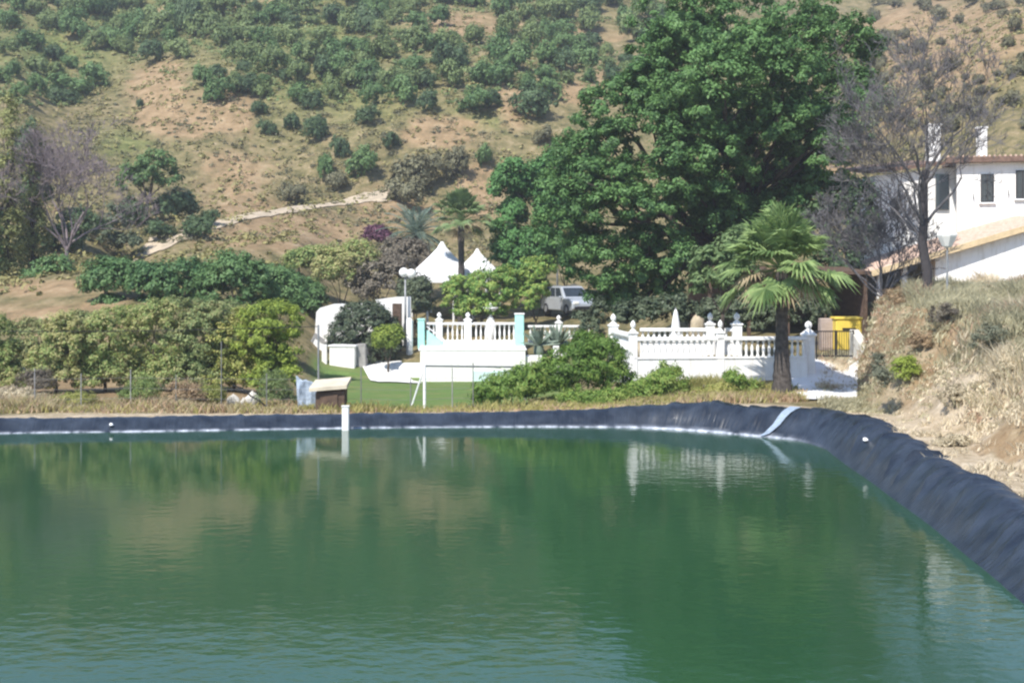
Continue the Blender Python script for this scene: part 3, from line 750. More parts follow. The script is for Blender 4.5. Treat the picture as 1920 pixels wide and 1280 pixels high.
ISO = [  # px, base py, width px, height px, material, label
 (700, 165, 36, 36, 'leaf_hilldark', "small round dark bush just below the dense orchard band, centre of the hillside"),
 (805, 215, 40, 48, 'leaf_hilldark', "lone upright dark bush on open grass left of the wide double bush"),
 (885, 222, 72, 52, 'leaf_hill', "wide spreading green bush on open grass in the upper middle of the hillside"),
 (924, 205, 44, 42, 'leaf_hilldark', "dark bush leaning against the right side of the wide spreading bush"),
 (998, 228, 84, 72, 'leaf_hilldark', "large grey green tree nearest the left of the big evergreen's shoulder"),
 (695, 200, 46, 44, 'leaf_hill', "mid green bush, upper one of a pair standing one above the other on the slope"),
 (690, 238, 42, 40, 'leaf_hilldark', "dark bush, lower one of a pair standing one above the other on the slope"),
 (735, 284, 40, 36, 'leaf_hilldark', "small dark bush alone on the bare slope above the grey scrub"),
 (908, 316, 40, 48, 'leaf_hill', "lone green bush at the top of the bare pink soil strip"),
 (677, 342, 58, 60, 'leaf_hill', "bushy green tree at the foot of the slope left of the grey scrub"),
 (467, 182, 52, 44, 'leaf_hilldark', "dark tree at the lower edge of the orchard band beside the bare orange soil"),
 (487, 220, 36, 34, 'leaf_hilldark', "dark bush, topmost in the line running down the right edge of the bare soil"),
 (500, 258, 34, 32, 'leaf_hilldark', "dark bush, lower of two on the right edge of the bare orange soil"),
 (547, 248, 34, 40, 'leaf_hilldark', "small dark bush, leftmost of the diagonal row crossing the mid slope"),
 (590, 268, 48, 58, 'leaf_hilldark', "tall dark bush in the middle of the diagonal row crossing the mid slope"),
 (588, 206, 38, 40, 'leaf_hilldark', "dark bush above the tall bush of the diagonal row"),
 (637, 300, 34, 46, 'leaf_hilldark', "narrow dark bush, lowest of the diagonal row crossing the mid slope"),
 (608, 336, 44, 50, 'leaf_hill', "round green bush near the foot of the slope above the pale track"),
 (127, 182, 72, 46, 'leaf_hill', "spreading tree alone on the left slope above the bare tree"),
 (355, 70, 44, 96, 'leaf_hilldark', "tallest dark narrow tree near the top of the hillside, left of centre"),
 (50, 285, 50, 60, 'leaf_hilldark', "dark bush behind the tall yellowish tree at the left edge"),
 (262, 206, 14, 22, 'leaf_hilldark', "tiny dark shrub at the left end of the bare orange soil"),
 (372, 452, 60, 50, 'leaf_hilldark', "dark shrub at the head of the pale track, right of the carob tree"),
 (296, 452, 70, 40, 'leaf_hilldark', "dark shrub below the carob tree's trunk, beside the pale track"),
 (395, 425, 40, 34, 'leaf_hilldark', "small dark shrub above the pale track, rightmost of the shrubs round the carob tree"),
 (250, 425, 70, 56, 'leaf_hilldark', "dark shrub between the lilac bare tree and the carob tree's trunk"),
 (330, 412, 96, 62, 'leaf_hilldark', "wide dark shrub in the shade right below the spreading carob tree"),
]
for (px, py, w, h, mk, lab) in ISO:
    p = hit(px, py)
    if p: hill_tree(p, 1.2 * w * p.y / F, 1.1 * h * p.y / F, mk, lab, "single bushes on the open hillside", "hillside_bush", "bush")
SCR = [(790, 362, 120, 84, "broad grey olive scrub at the foot of the slope behind the palms"),
       (855, 345, 64, 70, "grey olive scrub right of the broad scrub, beside bare pink soil"),
       (752, 384, 70, 56, "low grey scrub where the pale track meets the slope"),
       (545, 388, 66, 44, "dull olive scrub just above the pale track"),
       (632, 362, 56, 44, "pale olive scrub between the round bush and the pale track"),
       (1020, 270, 60, 36, "brownish scrub showing left of the big evergreen")]
for (px, py, w, h, lab) in SCR:
    p = hit(px, py)
    if p: hill_tree(p, w * p.y / F, h * p.y / F, 'leaf_scrub', lab, "grey scrub at the foot of the hill", "scrub_bush", "bush")

rp = random.Random(5); placed = []
def dens(px, py):
    d = 0.0
    if py < 120: d = .95 if py < 60 or px > 420 else .7
    elif py < 170: d = .95 if 380 < px < 1180 else .45
    elif py < 200: d = .35 if (560 < px < 760 or px < 160) else .06
    if 750 < px < 940 and 30 < py < 75: d *= .12
    if 150 < px < 400 and py > 105: d *= .25
    if px < 160 and 60 < py < 130: d *= .6
    if 1120 < px < 1260: d *= .5
    if px > 1620: d = .25 if py < 250 else .0
    elif px > 1260: d = 0
    return d
tries = 0; cnt = 0
while tries < 20000 and cnt < 298:
    tries += 1
    px = rp.uniform(-40, 1960); py = rp.uniform(-25, 205) if px < 1300 else rp.uniform(-10, 260)
    if rp.random() > dens(px, py): continue
    if any(abs(px - q[0]) < q[2] * .42 and abs(py - q[1]) < q[2] * .36 for q in placed): continue
    p = hit(px, py, 90)
    if p is None: continue
    w = rp.uniform(31, 74) * (1 if px < 1600 else .6); h = w * rp.uniform(.62, .95)
    placed.append((px, py, w)); cnt += 1
    mk = rp.choice(['leaf_hill', 'leaf_hill', 'leaf_hill2', 'leaf_hill2', 'leaf_hilldark'])
    if px > 1600:
        hill_tree(p, w * p.y / F, h * p.y / F, 'leaf_scrub', "pale grey scrub bush dotting the tan hill above the white house", "scrub dotting the right hill", "scrub_bush", "bush")
    elif px < 420:
        hill_tree(p, w * p.y / F, h * p.y / F, mk, "orchard tree among the scattered green on the upper left hillside", "orchard trees, upper left hillside")
    elif px < 800:
        hill_tree(p, w * p.y / F, h * p.y / F, mk, "orchard tree in the dense green band across the upper middle hillside", "orchard trees, upper middle hillside")
    else:
        hill_tree(p, w * p.y / F, h * p.y / F, mk, "orchard tree in the dense band between the hillside middle and the big evergreen", "orchard trees beside the big evergreen")

# low scrub and tussocks all over the slope: nobody could count them
rng = np.random.default_rng(77); cen = []
while len(cen) < 7500:
    d_ = rng.uniform(66, 200); u = rng.uniform(-.42, .45); x = u * d_
    pxv = 960 + u * F
    if 1000 < pxv < 1600: continue
    if d_ < 100 and pxv > 560: continue
    cen.append((x, d_, ground_z(x, d_)))
cen = np.array(cen); r_ = .16 + .75 * rng.random(len(cen)) ** 2.2
lp = 13; idx = np.repeat(np.arange(len(cen)), lp); T = len(idx)
od = rng.normal(size=(T, 3)); od /= np.linalg.norm(od, axis=1)[:, None]; od[:, 2] = np.abs(od[:, 2])
pos = cen[idx] + od * (r_[idx] * rng.random(T) ** .5)[:, None] * np.array([1, 1, .7])
nrm = od + rng.normal(size=(T, 3)) * .4 + np.array([0, 0, .4]); nrm /= np.linalg.norm(nrm, axis=1)[:, None]
me = np_mesh("hillside_scrub", leaf_arrays(pos, nrm, rng.uniform(.08, .2, T), .6, rng), quads(T))
M['tuss'] = mat_leaf('dry_tussocks', (.10, .11, .045), (.30, .27, .11), .2, .08)
o = link_mesh("hillside_scrub", me, M['tuss']); tag(o, "low dry tussocks and weeds scattered over the hillside", "scrub", kind='stuff')

rng = np.random.default_rng(78); cen = []; rp = random.Random(3)
while len(cen) < 900:
    px = rng.uniform(-30, 1250); py = rng.uniform(-20, 230)
    if rng.random() > dens(px, py) * (1.0 if py < 170 else 2.5): continue
    p = hit(px, py, 90)
    if p is not None: cen.append(tuple(p))
cen = np.array(cen); r_ = rng.uniform(.35, 1.15, len(cen))
idx = np.repeat(np.arange(len(cen)), 34); T = len(idx)
od = rng.normal(size=(T, 3)); od /= np.linalg.norm(od, axis=1)[:, None]; od[:, 2] = np.abs(od[:, 2])
pos = cen[idx] + od * (r_[idx] * rng.random(T) ** .5)[:, None] * np.array([1.15, 1, .9])
nrm = od + rng.normal(size=(T, 3)) * .5 + np.array([0, 0, .3]); nrm /= np.linalg.norm(nrm, axis=1)[:, None]
o = link_mesh("hillside_undergrowth", np_mesh("hillside_undergrowth", leaf_arrays(pos, nrm, rng.uniform(.09, .22, T), .6, rng), quads(T)), M['leaf_hill2'])
tag(o, "green undergrowth between the orchard trees high on the hillside", "undergrowth", kind='stuff')

rng = np.random.default_rng(79); cen = []
while len(cen) < 620:
    px = rng.uniform(130, 1000); py = rng.uniform(170, 480)
    if fbm(np.array([px / 90.]), np.array([py / 60.]), 5)[0] < .5 and rng.random() < .8: continue
    p = hit(px, py, 92)
    if p is not None: cen.append(tuple(p))
cen = np.array(cen); r_ = .2 + .75 * rng.random(len(cen)) ** 2
idx = np.repeat(np.arange(len(cen)), 40); T = len(idx)
od = rng.normal(size=(T, 3)); od /= np.linalg.norm(od, axis=1)[:, None]; od[:, 2] = np.abs(od[:, 2])
pos = cen[idx] + od * (r_[idx] * rng.random(T) ** .5)[:, None] * np.array([1.2, 1, .75])
nrm = od + rng.normal(size=(T, 3)) * .6 + np.array([0, 0, .3]); nrm /= np.linalg.norm(nrm, axis=1)[:, None]
o = link_mesh("slope_scrub", np_mesh("slope_scrub", leaf_arrays(pos, nrm, rng.uniform(.05, .13, T), .5, rng), quads(T)), M['leaf_scrub'])
tag(o, "low grey olive scrub patches over the open middle of the hillside", "scrub", kind='stuff')

# ------------------------------------------------------------------ pale track along the foot of the hill
trk = []
for i in range(40):
    t = i / 39; px = 250 + (735 - 250) * t
    d_ = float(track_d(px))
    trk.append((px, d_))
mb = MB(); vs_ = []
for (px, d_) in trk:
    jit = rp.uniform(-.35, .35)
    for dd in (-.4 + jit, .7, 1.8, 2.9, 4.0 - jit):
        x = (px - 960) / F * d_
        vs_.append((x, d_ + dd, ground_z(x, d_ + dd) + .07))
mb.add(vs_, [(i * 5 + j, (i + 1) * 5 + j, (i + 1) * 5 + j + 1, i * 5 + j + 1) for i in range(39) for j in range(4)])
M['track'] = mat_plain('pale_dirt_track', (.50, .41, .30), .95, .2, 1.2, .2)
o = mb.build("dirt_track", M['track'], smooth=True); tag(o, kind='structure')

# ------------------------------------------------------------------ left background trees
def bare_tree(name, label, base, height, spread, mat, seed, trunk_r, levels=5, lean=(0, 0), fork=.3, twig=.011, nmain=5, low=False, droop=0.0, group=None, cat="tree", cap=9000, leader=False, twigm=None, mainr=.5):
    base = Vector(base); rp = random.Random(seed)
    t = thing(name, label, cat, base, group)
    tr = MB(); br = MB()
    count = [0]
    def grow(p, d_, L_, r, lv):
        if count[0] > cap: return
        count[0] += 1
        seg = 4 if lv < 3 else 3
        pts = [p]; q = p.copy(); dd = d_.copy()
        for i in range(seg):
            dd = (dd + Vector((rp.uniform(-1, 1), rp.uniform(-1, 1), rp.uniform(-.7, .9) - droop)) * .24).normalized()
            q = q + dd * (L_ / seg); pts.append(q.copy())
        r1 = max(r * .55, twig * .6)
        br.tube(pts, [r + (r1 - r) * i / seg for i in range(seg + 1)], 5 if lv < 2 else 3, cap=False)
        if lv >= levels: return
        nb = rp.choice((2, 3, 3)) if lv < levels - 1 else rp.choice((3, 4))
        for k in range(nb):
            tt = rp.uniform(.35, 1.0) if k else 1.0
            i0 = min(int(tt * seg), seg - 1); pp = pts[i0].lerp(pts[i0 + 1], tt * seg - i0)
            ax = Vector((rp.uniform(-1, 1), rp.uniform(-1, 1), rp.uniform(-.4, .8))).normalized()
            nd = (dd + ax * rp.uniform(.5, 1.05)).normalized()
            grow(pp, nd, L_ * rp.uniform(.58, .82), max(r1 * rp.uniform(.6, .9), twig), lv + 1)
    H = height * fork
    tip = Vector((lean[0], lean[1], H))
    pts = limb(tr, (0, 0, -.3), tip, trunk_r, trunk_r * .62, rp, 9, 8, .012)
    for k in range(nmain):
        a_ = 2 * math.pi * k / nmain + rp.uniform(-.4, .4)
        tt = 1.0 if k < 2 else rp.uniform(.5 if low else .78, 1)
        i0 = min(int(tt * 8), 7)
        d_ = Vector((math.cos(a_) * spread, math.sin(a_) * spread, rp.uniform(.55, 1.1))).normalized()
        grow(pts[i0].lerp(pts[i0 + 1], min(tt * 8 - i0, 1)), d_, (height - H) * rp.uniform(.36, .5), trunk_r * mainr, 1)
    if leader:
        grow(tip, Vector((.1, 0, 1)).normalized(), (height - H) * .45, trunk_r * .62, 1)
    for mb_, nm in ((tr, "trunk"), (br, "branches")):
        mb_.v = [(p[0] + base.x, p[1] + base.y, p[2] + base.z) for p in mb_.v]
        mb_.build(nm, M[twigm] if (twigm and nm == 'branches') else mat, t, smooth=True)
    return t

for k_, (px, d_, top, lab, mk) in enumerate([(14, 76, 205, "tallest narrow yellowish poplar at the very left edge", 'leaf_poplar'), (62, 78, 262, "second narrow poplar, between the tallest poplar and the lilac bare tree", 'leaf_poplar'), (-28, 75, 330, "dark tree under the tallest poplar, cut by the left edge", 'leaf_hill')]):
    b = on_ground(px, d_); lb_ = []
    rp = random.Random(60 + k_); yb = 540; n_ = 7
    for q in range(n_):
        f_ = q / (n_ - 1); yy = yb - 25 + (top + 30 - yb) * f_
        lb_.append((px + rp.uniform(-8, 8), yy, (32 if k_ < 2 else 42) * (1 - .62 * f_) * rp.uniform(.85, 1.15), 40, rp.uniform(-.2, .2)))
    lb_.append((px + 18, 440, 16, 50, -.2)); lb_.append((px - 16, 470, 16, 44, -.2))
    tree("poplar_tree" if k_ < 2 else "edge_tree", lab, "tree", b, lobes_px(b, d_, lb_), M[mk], 190, 34, .34, .10, 11 + k_, (0, 0, 4.5), .13, asp=.45, inner=.4)
for (px, d_, lbl, lab) in [(42, 84, [(45, 400, 36, 60, 0), (70, 350, 30, 50, 0), (30, 330, 28, 50, 0)], "dark shrubby tree filling the gap behind the two poplars"), (150, 86, [(150, 420, 46, 30, 0), (120, 450, 40, 26, 0)], "dull green shrub in the gully behind the lilac bare tree")]:
    b = on_ground(px, d_)
    tree("gully_shrub", lab, "shrub", b, lobes_px(b, d_, lbl), M['leaf_hilldark'], 120, 34, .4, .11, px)
bare_tree("bare_tree", "bare lilac grey tree standing left of the carob tree", on_ground(125, 78), 6.9, .62, M['lilacbark'], 21, .15, levels=7, twig=.013, nmain=9, fork=.2, cap=16000)
b = hit(275, 420, 70) or on_ground(275, 92)
tree("carob_tree", "spreading dark green carob tree with open trunk on the dark lower slope", "tree", b,
     lobes_px(b, b.y, [(285, 318, 52, 30, 0), (250, 345, 34, 20, 0), (320, 335, 26, 22, 0), (290, 300, 34, 18, 0), (268, 330, 40, 24, -1)]),
     M['leaf_hill'], 120, 34, .38, .12, 13, (0.1, 0, 1.6), .16)
b = on_ground(95, 73)
tree("low_shrub", "low green shrub below the bare lilac tree, by the dirt path at left", "shrub", b,
     lobes_px(b, 73, [(80, 515, 40, 26, 0), (105, 500, 36, 22, 0), (60, 528, 24, 18, 0)]), M['leaf_orch'], 70, 34, .3, .1, 14)
b = on_ground(215, 90)
tree("dark_shrub", "dark grey green shrub between the bare tree and the carob tree", "shrub", b,
     lobes_px(b, 90, [(190, 440, 40, 34, 0), (215, 410, 30, 30, 0), (240, 460, 36, 22, 0)]), M['leaf_hedge'], 70, 34, .42, .13, 15)

# mid orchard row behind (dark mid green)
back = [(205, 64, [(200, 520, 42, 34, 0), (225, 512, 26, 26, 0), (180, 530, 22, 24, 0)], "round dark green tree standing alone at the left end of the back orchard row", (-.2, 0, .7)),
        (285, 64, [(285, 530, 46, 36, 0), (265, 520, 30, 26, 0), (310, 535, 34, 30, 0)], "dark green tree second from the left in the back orchard row", None),
        (362, 65, [(350, 525, 48, 38, 0), (385, 535, 40, 38, 0)], "broad dark green tree in the middle of the back orchard row", None),
        (440, 64, [(435, 520, 56, 46, 0), (410, 545, 40, 40, 0), (470, 530, 38, 40, 0)], "tallest dark green tree of the back orchard row", None),
        (510, 66, [(510, 540, 46, 42, 0), (535, 548, 40, 36, 0)], "dark green tree fifth from the left in the back orchard row", None),
        (572, 79, [(565, 555, 34, 32, 0), (590, 560, 22, 26, 0)], "small dark green tree at the right end of the back orchard row", None)]
for i, (px, d_, lb, lab, tt) in enumerate(back):
    b = on_ground(px, d_)
    tree("orchard_tree", lab, "tree", b, lobes_px(b, d_, [(q[0], q[1], q[2] * 1.12, q[3] * 1.12, q[4]) for q in lb] + [(px, 575, 34, 22, 0)]), M['leaf_orch'], 190, 38, .3, .085, 200 + i, tt or (0, 0, .8), .09, group="back row of orchard trees")
# front orchard
front = [(-10, 47, [(-20, 640, 50, 56, 0), (10, 670, 34, 40, 0)], 'leaf_citrus', "olive tinted tree cut off by the left edge of the photo"),
         (105, 46, [(105, 660, 50, 56, 0), (85, 685, 40, 38, 0), (130, 650, 44, 50, 0), (110, 700, 46, 24, 0), (120, 610, 36, 28, 0)], 'leaf_citrus', "yellow olive orchard tree, leftmost whole one in the front row"),
         (195, 46.5, [(190, 645, 56, 60, 0), (170, 685, 44, 38, 0), (215, 690, 44, 36, 0), (195, 600, 40, 24, 1)], 'leaf_citrus', "olive yellow orchard tree second from the left in the front row"),
         (290, 47, [(285, 635, 64, 62, 0), (260, 695, 48, 36, 0), (320, 690, 50, 38, 0), (300, 590, 46, 30, 0), (260, 600, 40, 28, 1)], 'leaf_citrus', "tall olive yellow orchard tree in the middle of the front row"),
         (370, 47, [(375, 635, 54, 58, 0), (360, 690, 46, 38, 0), (395, 598, 42, 32, 0), (400, 690, 36, 36, 0)], 'leaf_olive', "dull olive orchard tree left of the bright yellow green trees"),
         (440, 47, [(435, 650, 56, 58, 0), (415, 695, 42, 34, 0), (460, 690, 46, 42, 0), (450, 605, 40, 30, 1)], 'leaf_limeolive', "yellow green tree above the white rocks"),
         (512, 46.5, [(510, 602, 62, 40, 0), (490, 645, 60, 50, 0), (535, 650, 34, 52, 0), (515, 690, 46, 40, 0), (480, 590, 34, 26, 0)], 'leaf_lime', "brightest yellow green tree at the right end of the front row by the white wall")]
front += [(60, 52, [(60, 640, 46, 46, 0), (40, 670, 36, 34, 0)], 'leaf_olive', "dull olive tree behind the gap at the left end of the front row"),
          (150, 53, [(150, 620, 52, 40, 0), (150, 670, 50, 40, 0)], 'leaf_olive', "dull olive tree behind the two leftmost whole trees of the front row"),
          (245, 53, [(240, 610, 50, 40, 0), (240, 660, 50, 44, 0)], 'leaf_limeolive', "yellow olive tree standing behind the gap left of the tallest front row tree"),
          (335, 54, [(340, 590, 54, 36, 0), (340, 650, 54, 50, 0)], 'leaf_olive', "olive tree half hidden behind the tallest front row tree"),
          (425, 54, [(420, 600, 50, 40, 0), (420, 650, 50, 44, 0)], 'leaf_olive', "olive tree half hidden between the dull olive tree and the yellow green trees")]
for i, (px, d_, lb, mk, lab) in enumerate(front):
    b = on_ground(px, d_)
    lb = lb + [(px - 26, 712, 34, 22, -.3), (px + 22, 706, 36, 26, -.2), (px, 690, 44, 34, 0)]
    tree("orchard_tree", lab, "tree", b, lobes_px(b, d_, lb), M[mk], 300, 56, .2, .05, 300 + i, (0, 0, .6), .07, group="front row of orchard trees")

# scrub behind the garden wall
SC2 = [(640, 80, [(640, 500, 54, 44, 0), (670, 480, 40, 30, 0), (610, 510, 30, 36, 0)], 'leaf_citrus', "olive green bushy tree above the white garden wall"),
       (712, 80, [(715, 520, 60, 40, 0), (680, 540, 40, 30, 0), (745, 515, 40, 40, 0)], 'leaf_brown', "grey brown twiggy shrub left of the double globe lamp"),
       (560, 84, [(560, 490, 30, 20, 0), (590, 478, 30, 14, 0)], 'leaf_citrus', "low yellowish shrub on the slope below the pale track"),
       (708, 92, [(706, 440, 22, 15, 0), (722, 446, 12, 10, 0)], 'leaf_purple', "purple flowering shrub left of the blue grey palm"),
       (775, 85, [(768, 478, 40, 30, 0), (740, 470, 26, 24, 0), (795, 500, 30, 28, 0)], 'leaf_brown', "brownish shrub in front of the blue grey palm's foot"),
       (778, 79, [(785, 560, 26, 44, 0), (765, 545, 16, 30, 0)], 'leaf_hedge', "dark shrub in front of the white gazebo posts")]
for i, (px, d_, lb, mk, lab) in enumerate(SC2):
    b = on_ground(px, d_)
    tree("garden_shrub", lab, "shrub", b, lobes_px(b, d_, lb), M[mk], 170, 38, .34, .095, 400 + i, (0, 0, .7), .08)

# ------------------------------------------------------------------ big evergreen trees
D = 65.0
b = on_ground(1335, D)
lb = lobes_px(b, D, [(1400, 60, 190, 80, 0), (1260, 85, 100, 80, 0), (1540, 80, 95, 75, 0), (1590, 130, 66, 44, 0), (1400, 165, 180, 80, -2), (1235, 180, 90, 75, -1), (1170, 250, 90, 70, -2),
     (1110, 320, 95, 80, -2), (1100, 420, 80, 80, -3), (1190, 390, 110, 95, -3), (1300, 300, 120, 95, -3), (1440, 250, 90, 55, -3), (1520, 220, 80, 46, -3), (1290, 420, 80, 60, -1),
     (1175, 490, 72, 62, -4), (1135, 555, 40, 34, -3), (1400, 380, 70, 50, 0), (1450, 90, 90, 60, -4), (1320, 200, 90, 60, -5), (1560, 260, 50, 30, -2), (1480, 330, 60, 40, 1), (1240, 480, 60, 56, -3), (1150, 540, 56, 40, -3), (1100, 490, 60, 50, -3), (1225, 545, 44, 36, -2), (1090, 380, 70, 60, -4), (1350, 470, 60, 60, 2), (1170, 580, 34, 22, -3), (1510, 330, 56, 44, 2), (1440, 400, 70, 60, 2), (1530, 400, 50, 60, 3), (1400, 460, 60, 50, 3), (1380, 300, 90, 70, -1), (1300, 520, 60, 40, 3), (1590, 190, 60, 44, -1), (1480, 300, 80, 60, -3), (1400, 420, 90, 70, -2), (1500, 380, 70, 60, -1), (1320, 380, 80, 60, -3), (1620, 200, 40, 40, -1), (1250, 280, 80, 60, -4)])
tree("evergreen_tree", "huge spreading dark evergreen tree towering over the garden", "tree", b, cauliflower(lb, 10, 4, .47), M['leaf_big'], 3900, 80, .34, .082, 31,
     (-.2, 0, 3.6), .42, inner=.7, limb_lobes=lb)
b = on_ground(1028, 84)
lb = lobes_px(b, 84, [(1000, 360, 66, 66, 0), (960, 420, 34, 60, 0), (990, 470, 56, 60, -1), (975, 510, 40, 40, -1), (1040, 330, 50, 50, 0), (1050, 400, 44, 44, 1), (960, 350, 34, 40, 0), (955, 470, 30, 40, 0), (985, 535, 30, 34, 0)])
tree("evergreen_tree", "smaller evergreen with a thin dark trunk, left of the huge evergreen", "tree", b, cauliflower(lb, 9, 5, .47), M['leaf_big2'], 800, 60, .42, .115, 32, (0, 0, P(1028, 430, 84).z - b.z), .18, inner=.7, limb_lobes=lb)
b = on_ground(1350, 49)
tree("broadleaf_tree", "pale leaved tree behind the balustrade, left of the big fan palm", "tree", b,
     lobes_px(b, 49, [(1340, 500, 48, 44, 0), (1370, 470, 44, 36, 0), (1325, 530, 34, 30, 0), (1385, 520, 44, 44, 0), (1400, 455, 40, 34, 1)]), M['leaf_mul'], 170, 34, .26, .085, 33, (0.1, 0, 1.4), .09)
b = on_ground(1600, 62)
tree("background_tree", "dark green tree behind the gate, between the palm and the dead tree", "tree", b,
     lobes_px(b, 62, [(1560, 420, 60, 60, 0), (1600, 380, 60, 50, 1), (1570, 480, 50, 50, 0), (1640, 430, 40, 50, 2), (1540, 350, 40, 30, 2)]), M['leaf_hilldark'], 220, 40, .4, .11, 34, (0, 0, 2.5), .2)

# bright shrubs in the garden
SH = [(900, 78.6, [(868, 548, 38, 40, 0), (915, 545, 48, 46, 0), (850, 555, 22, 34, 0), (945, 540, 30, 44, 0), (900, 578, 56, 24, 0)], 'leaf_bright', "long bright green hedge bush in front of the gazebo", 150),
      (1005, 78.6, [(1005, 540, 26, 44, 0), (998, 510, 24, 28, 0), (985, 565, 26, 26, 0), (1025, 500, 20, 20, 0)], 'leaf_bright', "yellow green shrub left of the silver car", 70),
      (728, 71.5, [(722, 635, 22, 24, 0), (742, 628, 12, 18, 0)], 'leaf_lime', "small bright yellow green bush in front of the dark domed tree", 60)]
for i, (px, d_, lb, mk, lab, nc_) in enumerate(SH):
    b = on_ground(px, d_)
    tree("garden_bush", lab, "bush", b, lobes_px(b, d_, lb), M[mk], nc_ * 2 + 60, 40, .25, .08, 500 + i, (0, 0, .5), .07)
b = on_ground(685, 74)
tree("domed_tree", "dark clipped domed tree in front of the white garden wall", "tree", b,
     lobes_px(b, 74, [(684, 624, 68, 54, 0), (652, 640, 40, 38, 0), (722, 635, 36, 44, 0), (682, 592, 48, 28, 0), (684, 660, 60, 34, 0)]), M['leaf_hedge'], 520, 40, .24, .072, 41, (0, 0, 1.0), .12, inner=.8)
FS = [(1085, 43.2, [(1075, 700, 60, 56, 0), (1125, 685, 50, 60, 0), (1030, 715, 50, 46, 0), (1100, 655, 36, 34, 0), (1155, 715, 34, 50, 0), (1140, 660, 24, 30, 0)], "tallest feathery green shrub on the far bank, below the white balustrade corner", 380),
      (960, 42.2, [(950, 730, 52, 34, 0), (990, 720, 44, 40, 0), (915, 742, 30, 26, 0)], "low bright green shrub at the left end of the bank shrubs", 180),
      (1245, 42.4, [(1250, 722, 40, 42, 0), (1225, 742, 38, 30, 0), (1200, 740, 26, 30, 0)], "bright green shrub in front of the middle of the white balustrade wall", 170),
      (1390, 42.8, [(1380, 722, 24, 30, 0), (1405, 730, 24, 20, 0)], "small grey green shrub at the foot of the balustrade wall, left of the palm", 60),
      (1320, 42.0, [(1320, 745, 40, 16, 0), (1350, 738, 26, 20, 0)], "olive weeds between the two shrubs at the foot of the balustrade wall", 70),
      (1150, 42.0, [(1150, 750, 44, 20, 0), (1090, 752, 50, 20, 0)], "low green growth at the edge of the black liner", 110)]
for i, (px, d_, lb, lab, nc_) in enumerate(FS):
    b = on_ground(px, d_)
    tree("bank_shrub", lab, "shrub", b, lobes_px(b, d_, lb), M['leaf_bank' if i != 4 else 'leaf_limeolive'], nc_, 42, .2, .07, 600 + i, (0, 0, .3), .03, asp=.28, inner=.5, upbias=.1)

# ------------------------------------------------------------------ palms
def fan_palm(name, label, base, trunk_h, r0, r1, reach, fan, nf, seed, fm, dry=True, lean=(0, 0)):
    base = Vector(base); rp = random.Random(seed)
    t = thing(name, label, "palm", base)
    mb = MB(); pts = []; rad = []
    for i in range(25):
        tt = i / 24
        pts.append(base + Vector((lean[0] * tt, lean[1] * tt, -.3 + (trunk_h + .3) * tt)))
        rr = r1 + (r0 - r1) * max(0, 1 - tt * 1.6) ** 1.4
        rad.append(rr * (1.05 if i % 2 else .95) * rp.uniform(.97, 1.03))
    mb.tube(pts, rad, 12); mb.build("trunk", M['palmbark'], t, smooth=True)
    top = base + Vector((lean[0], lean[1], trunk_h))
    def frond(mb, d_, plen, fr, nleaf, droop):
        side = d_.cross(Vector((0, 0, 1)))
        side = side.normalized() if side.length > .05 else Vector((1, 0, 0))
        upv = side.cross(d_).normalized()
        p0 = top + d_ * .08; mid = top + d_ * plen * .5 + Vector((0, 0, .04)); tip = top + d_ * plen - Vector((0, 0, droop * plen * .3))
        mb.tube([p0, mid, tip], [.022, .016, .011], 4)
        ax = (tip - mid).normalized()
        side = ax.cross(Vector((0, 0, 1)));  side = side.normalized() if side.length > .05 else Vector((1, 0, 0))
        upv = side.cross(ax).normalized()
        for k in range(nleaf):
            a_ = math.radians(-118 + 236 * k / (nleaf - 1))
            l_ = fr * (1 - .28 * abs(a_) / 2.06) * rp.uniform(.88, 1.1)
            dirv = (ax * math.cos(a_) + side * math.sin(a_) + upv * (.18 * abs(math.sin(a_)) + rp.uniform(-.05, .05))).normalized()
            w_ = fr * .055
            wv = dirv.cross(upv).normalized() * w_
            m_ = tip + dirv * l_ * .55
            e_ = tip + dirv * l_ - Vector((0, 0, l_ * rp.uniform(.12, .38) + droop * .12))
            z_ = upv * w_ * .5
            mb.add([tip, m_ + wv - z_, e_, m_ - wv - z_, m_ + z_], [(0, 1, 2, 4), (0, 4, 2, 3)])
    crown = MB(); skirt = MB()
    for k in range(nf):
        q = (k + .5) / nf
        el = math.radians(90 - 112 * q ** 1.0 + rp.uniform(-17, 17)); az = k * 2.39996 + rp.uniform(-.5, .5)
        d_ = Vector((math.cos(el) * math.cos(az), math.cos(el) * math.sin(az), math.sin(el)))
        if q > .88 and dry: frond(skirt, d_, reach * .72, fan * .8, 16, .6)
        else: frond(crown, d_, reach * rp.uniform(.6, 1.15), fan * rp.uniform(.75, 1.1), 22, max(0, .5 - math.sin(el)))
    crown.build("fronds", fm, t)
    if dry: skirt.build("dry_skirt", M['frond_dry'], t)
    return t
b = on_ground(1466, 42)
fan_palm("fan_palm", "large fan palm with a thick grey trunk at the pond's far right corner", b, 3.75, .33, .18, 1.32, .88, 96, 51, M['frond'], lean=(0.0, 0))
b = on_ground(866, 82)
fan_palm("fan_palm", "dark trunked fan palm standing beside the white gazebo peaks", b, P(866, 415, 82).z - b.z, .28, .18, 1.3, .85, 46, 52, M['frond_dark'], lean=(-.05, 0))
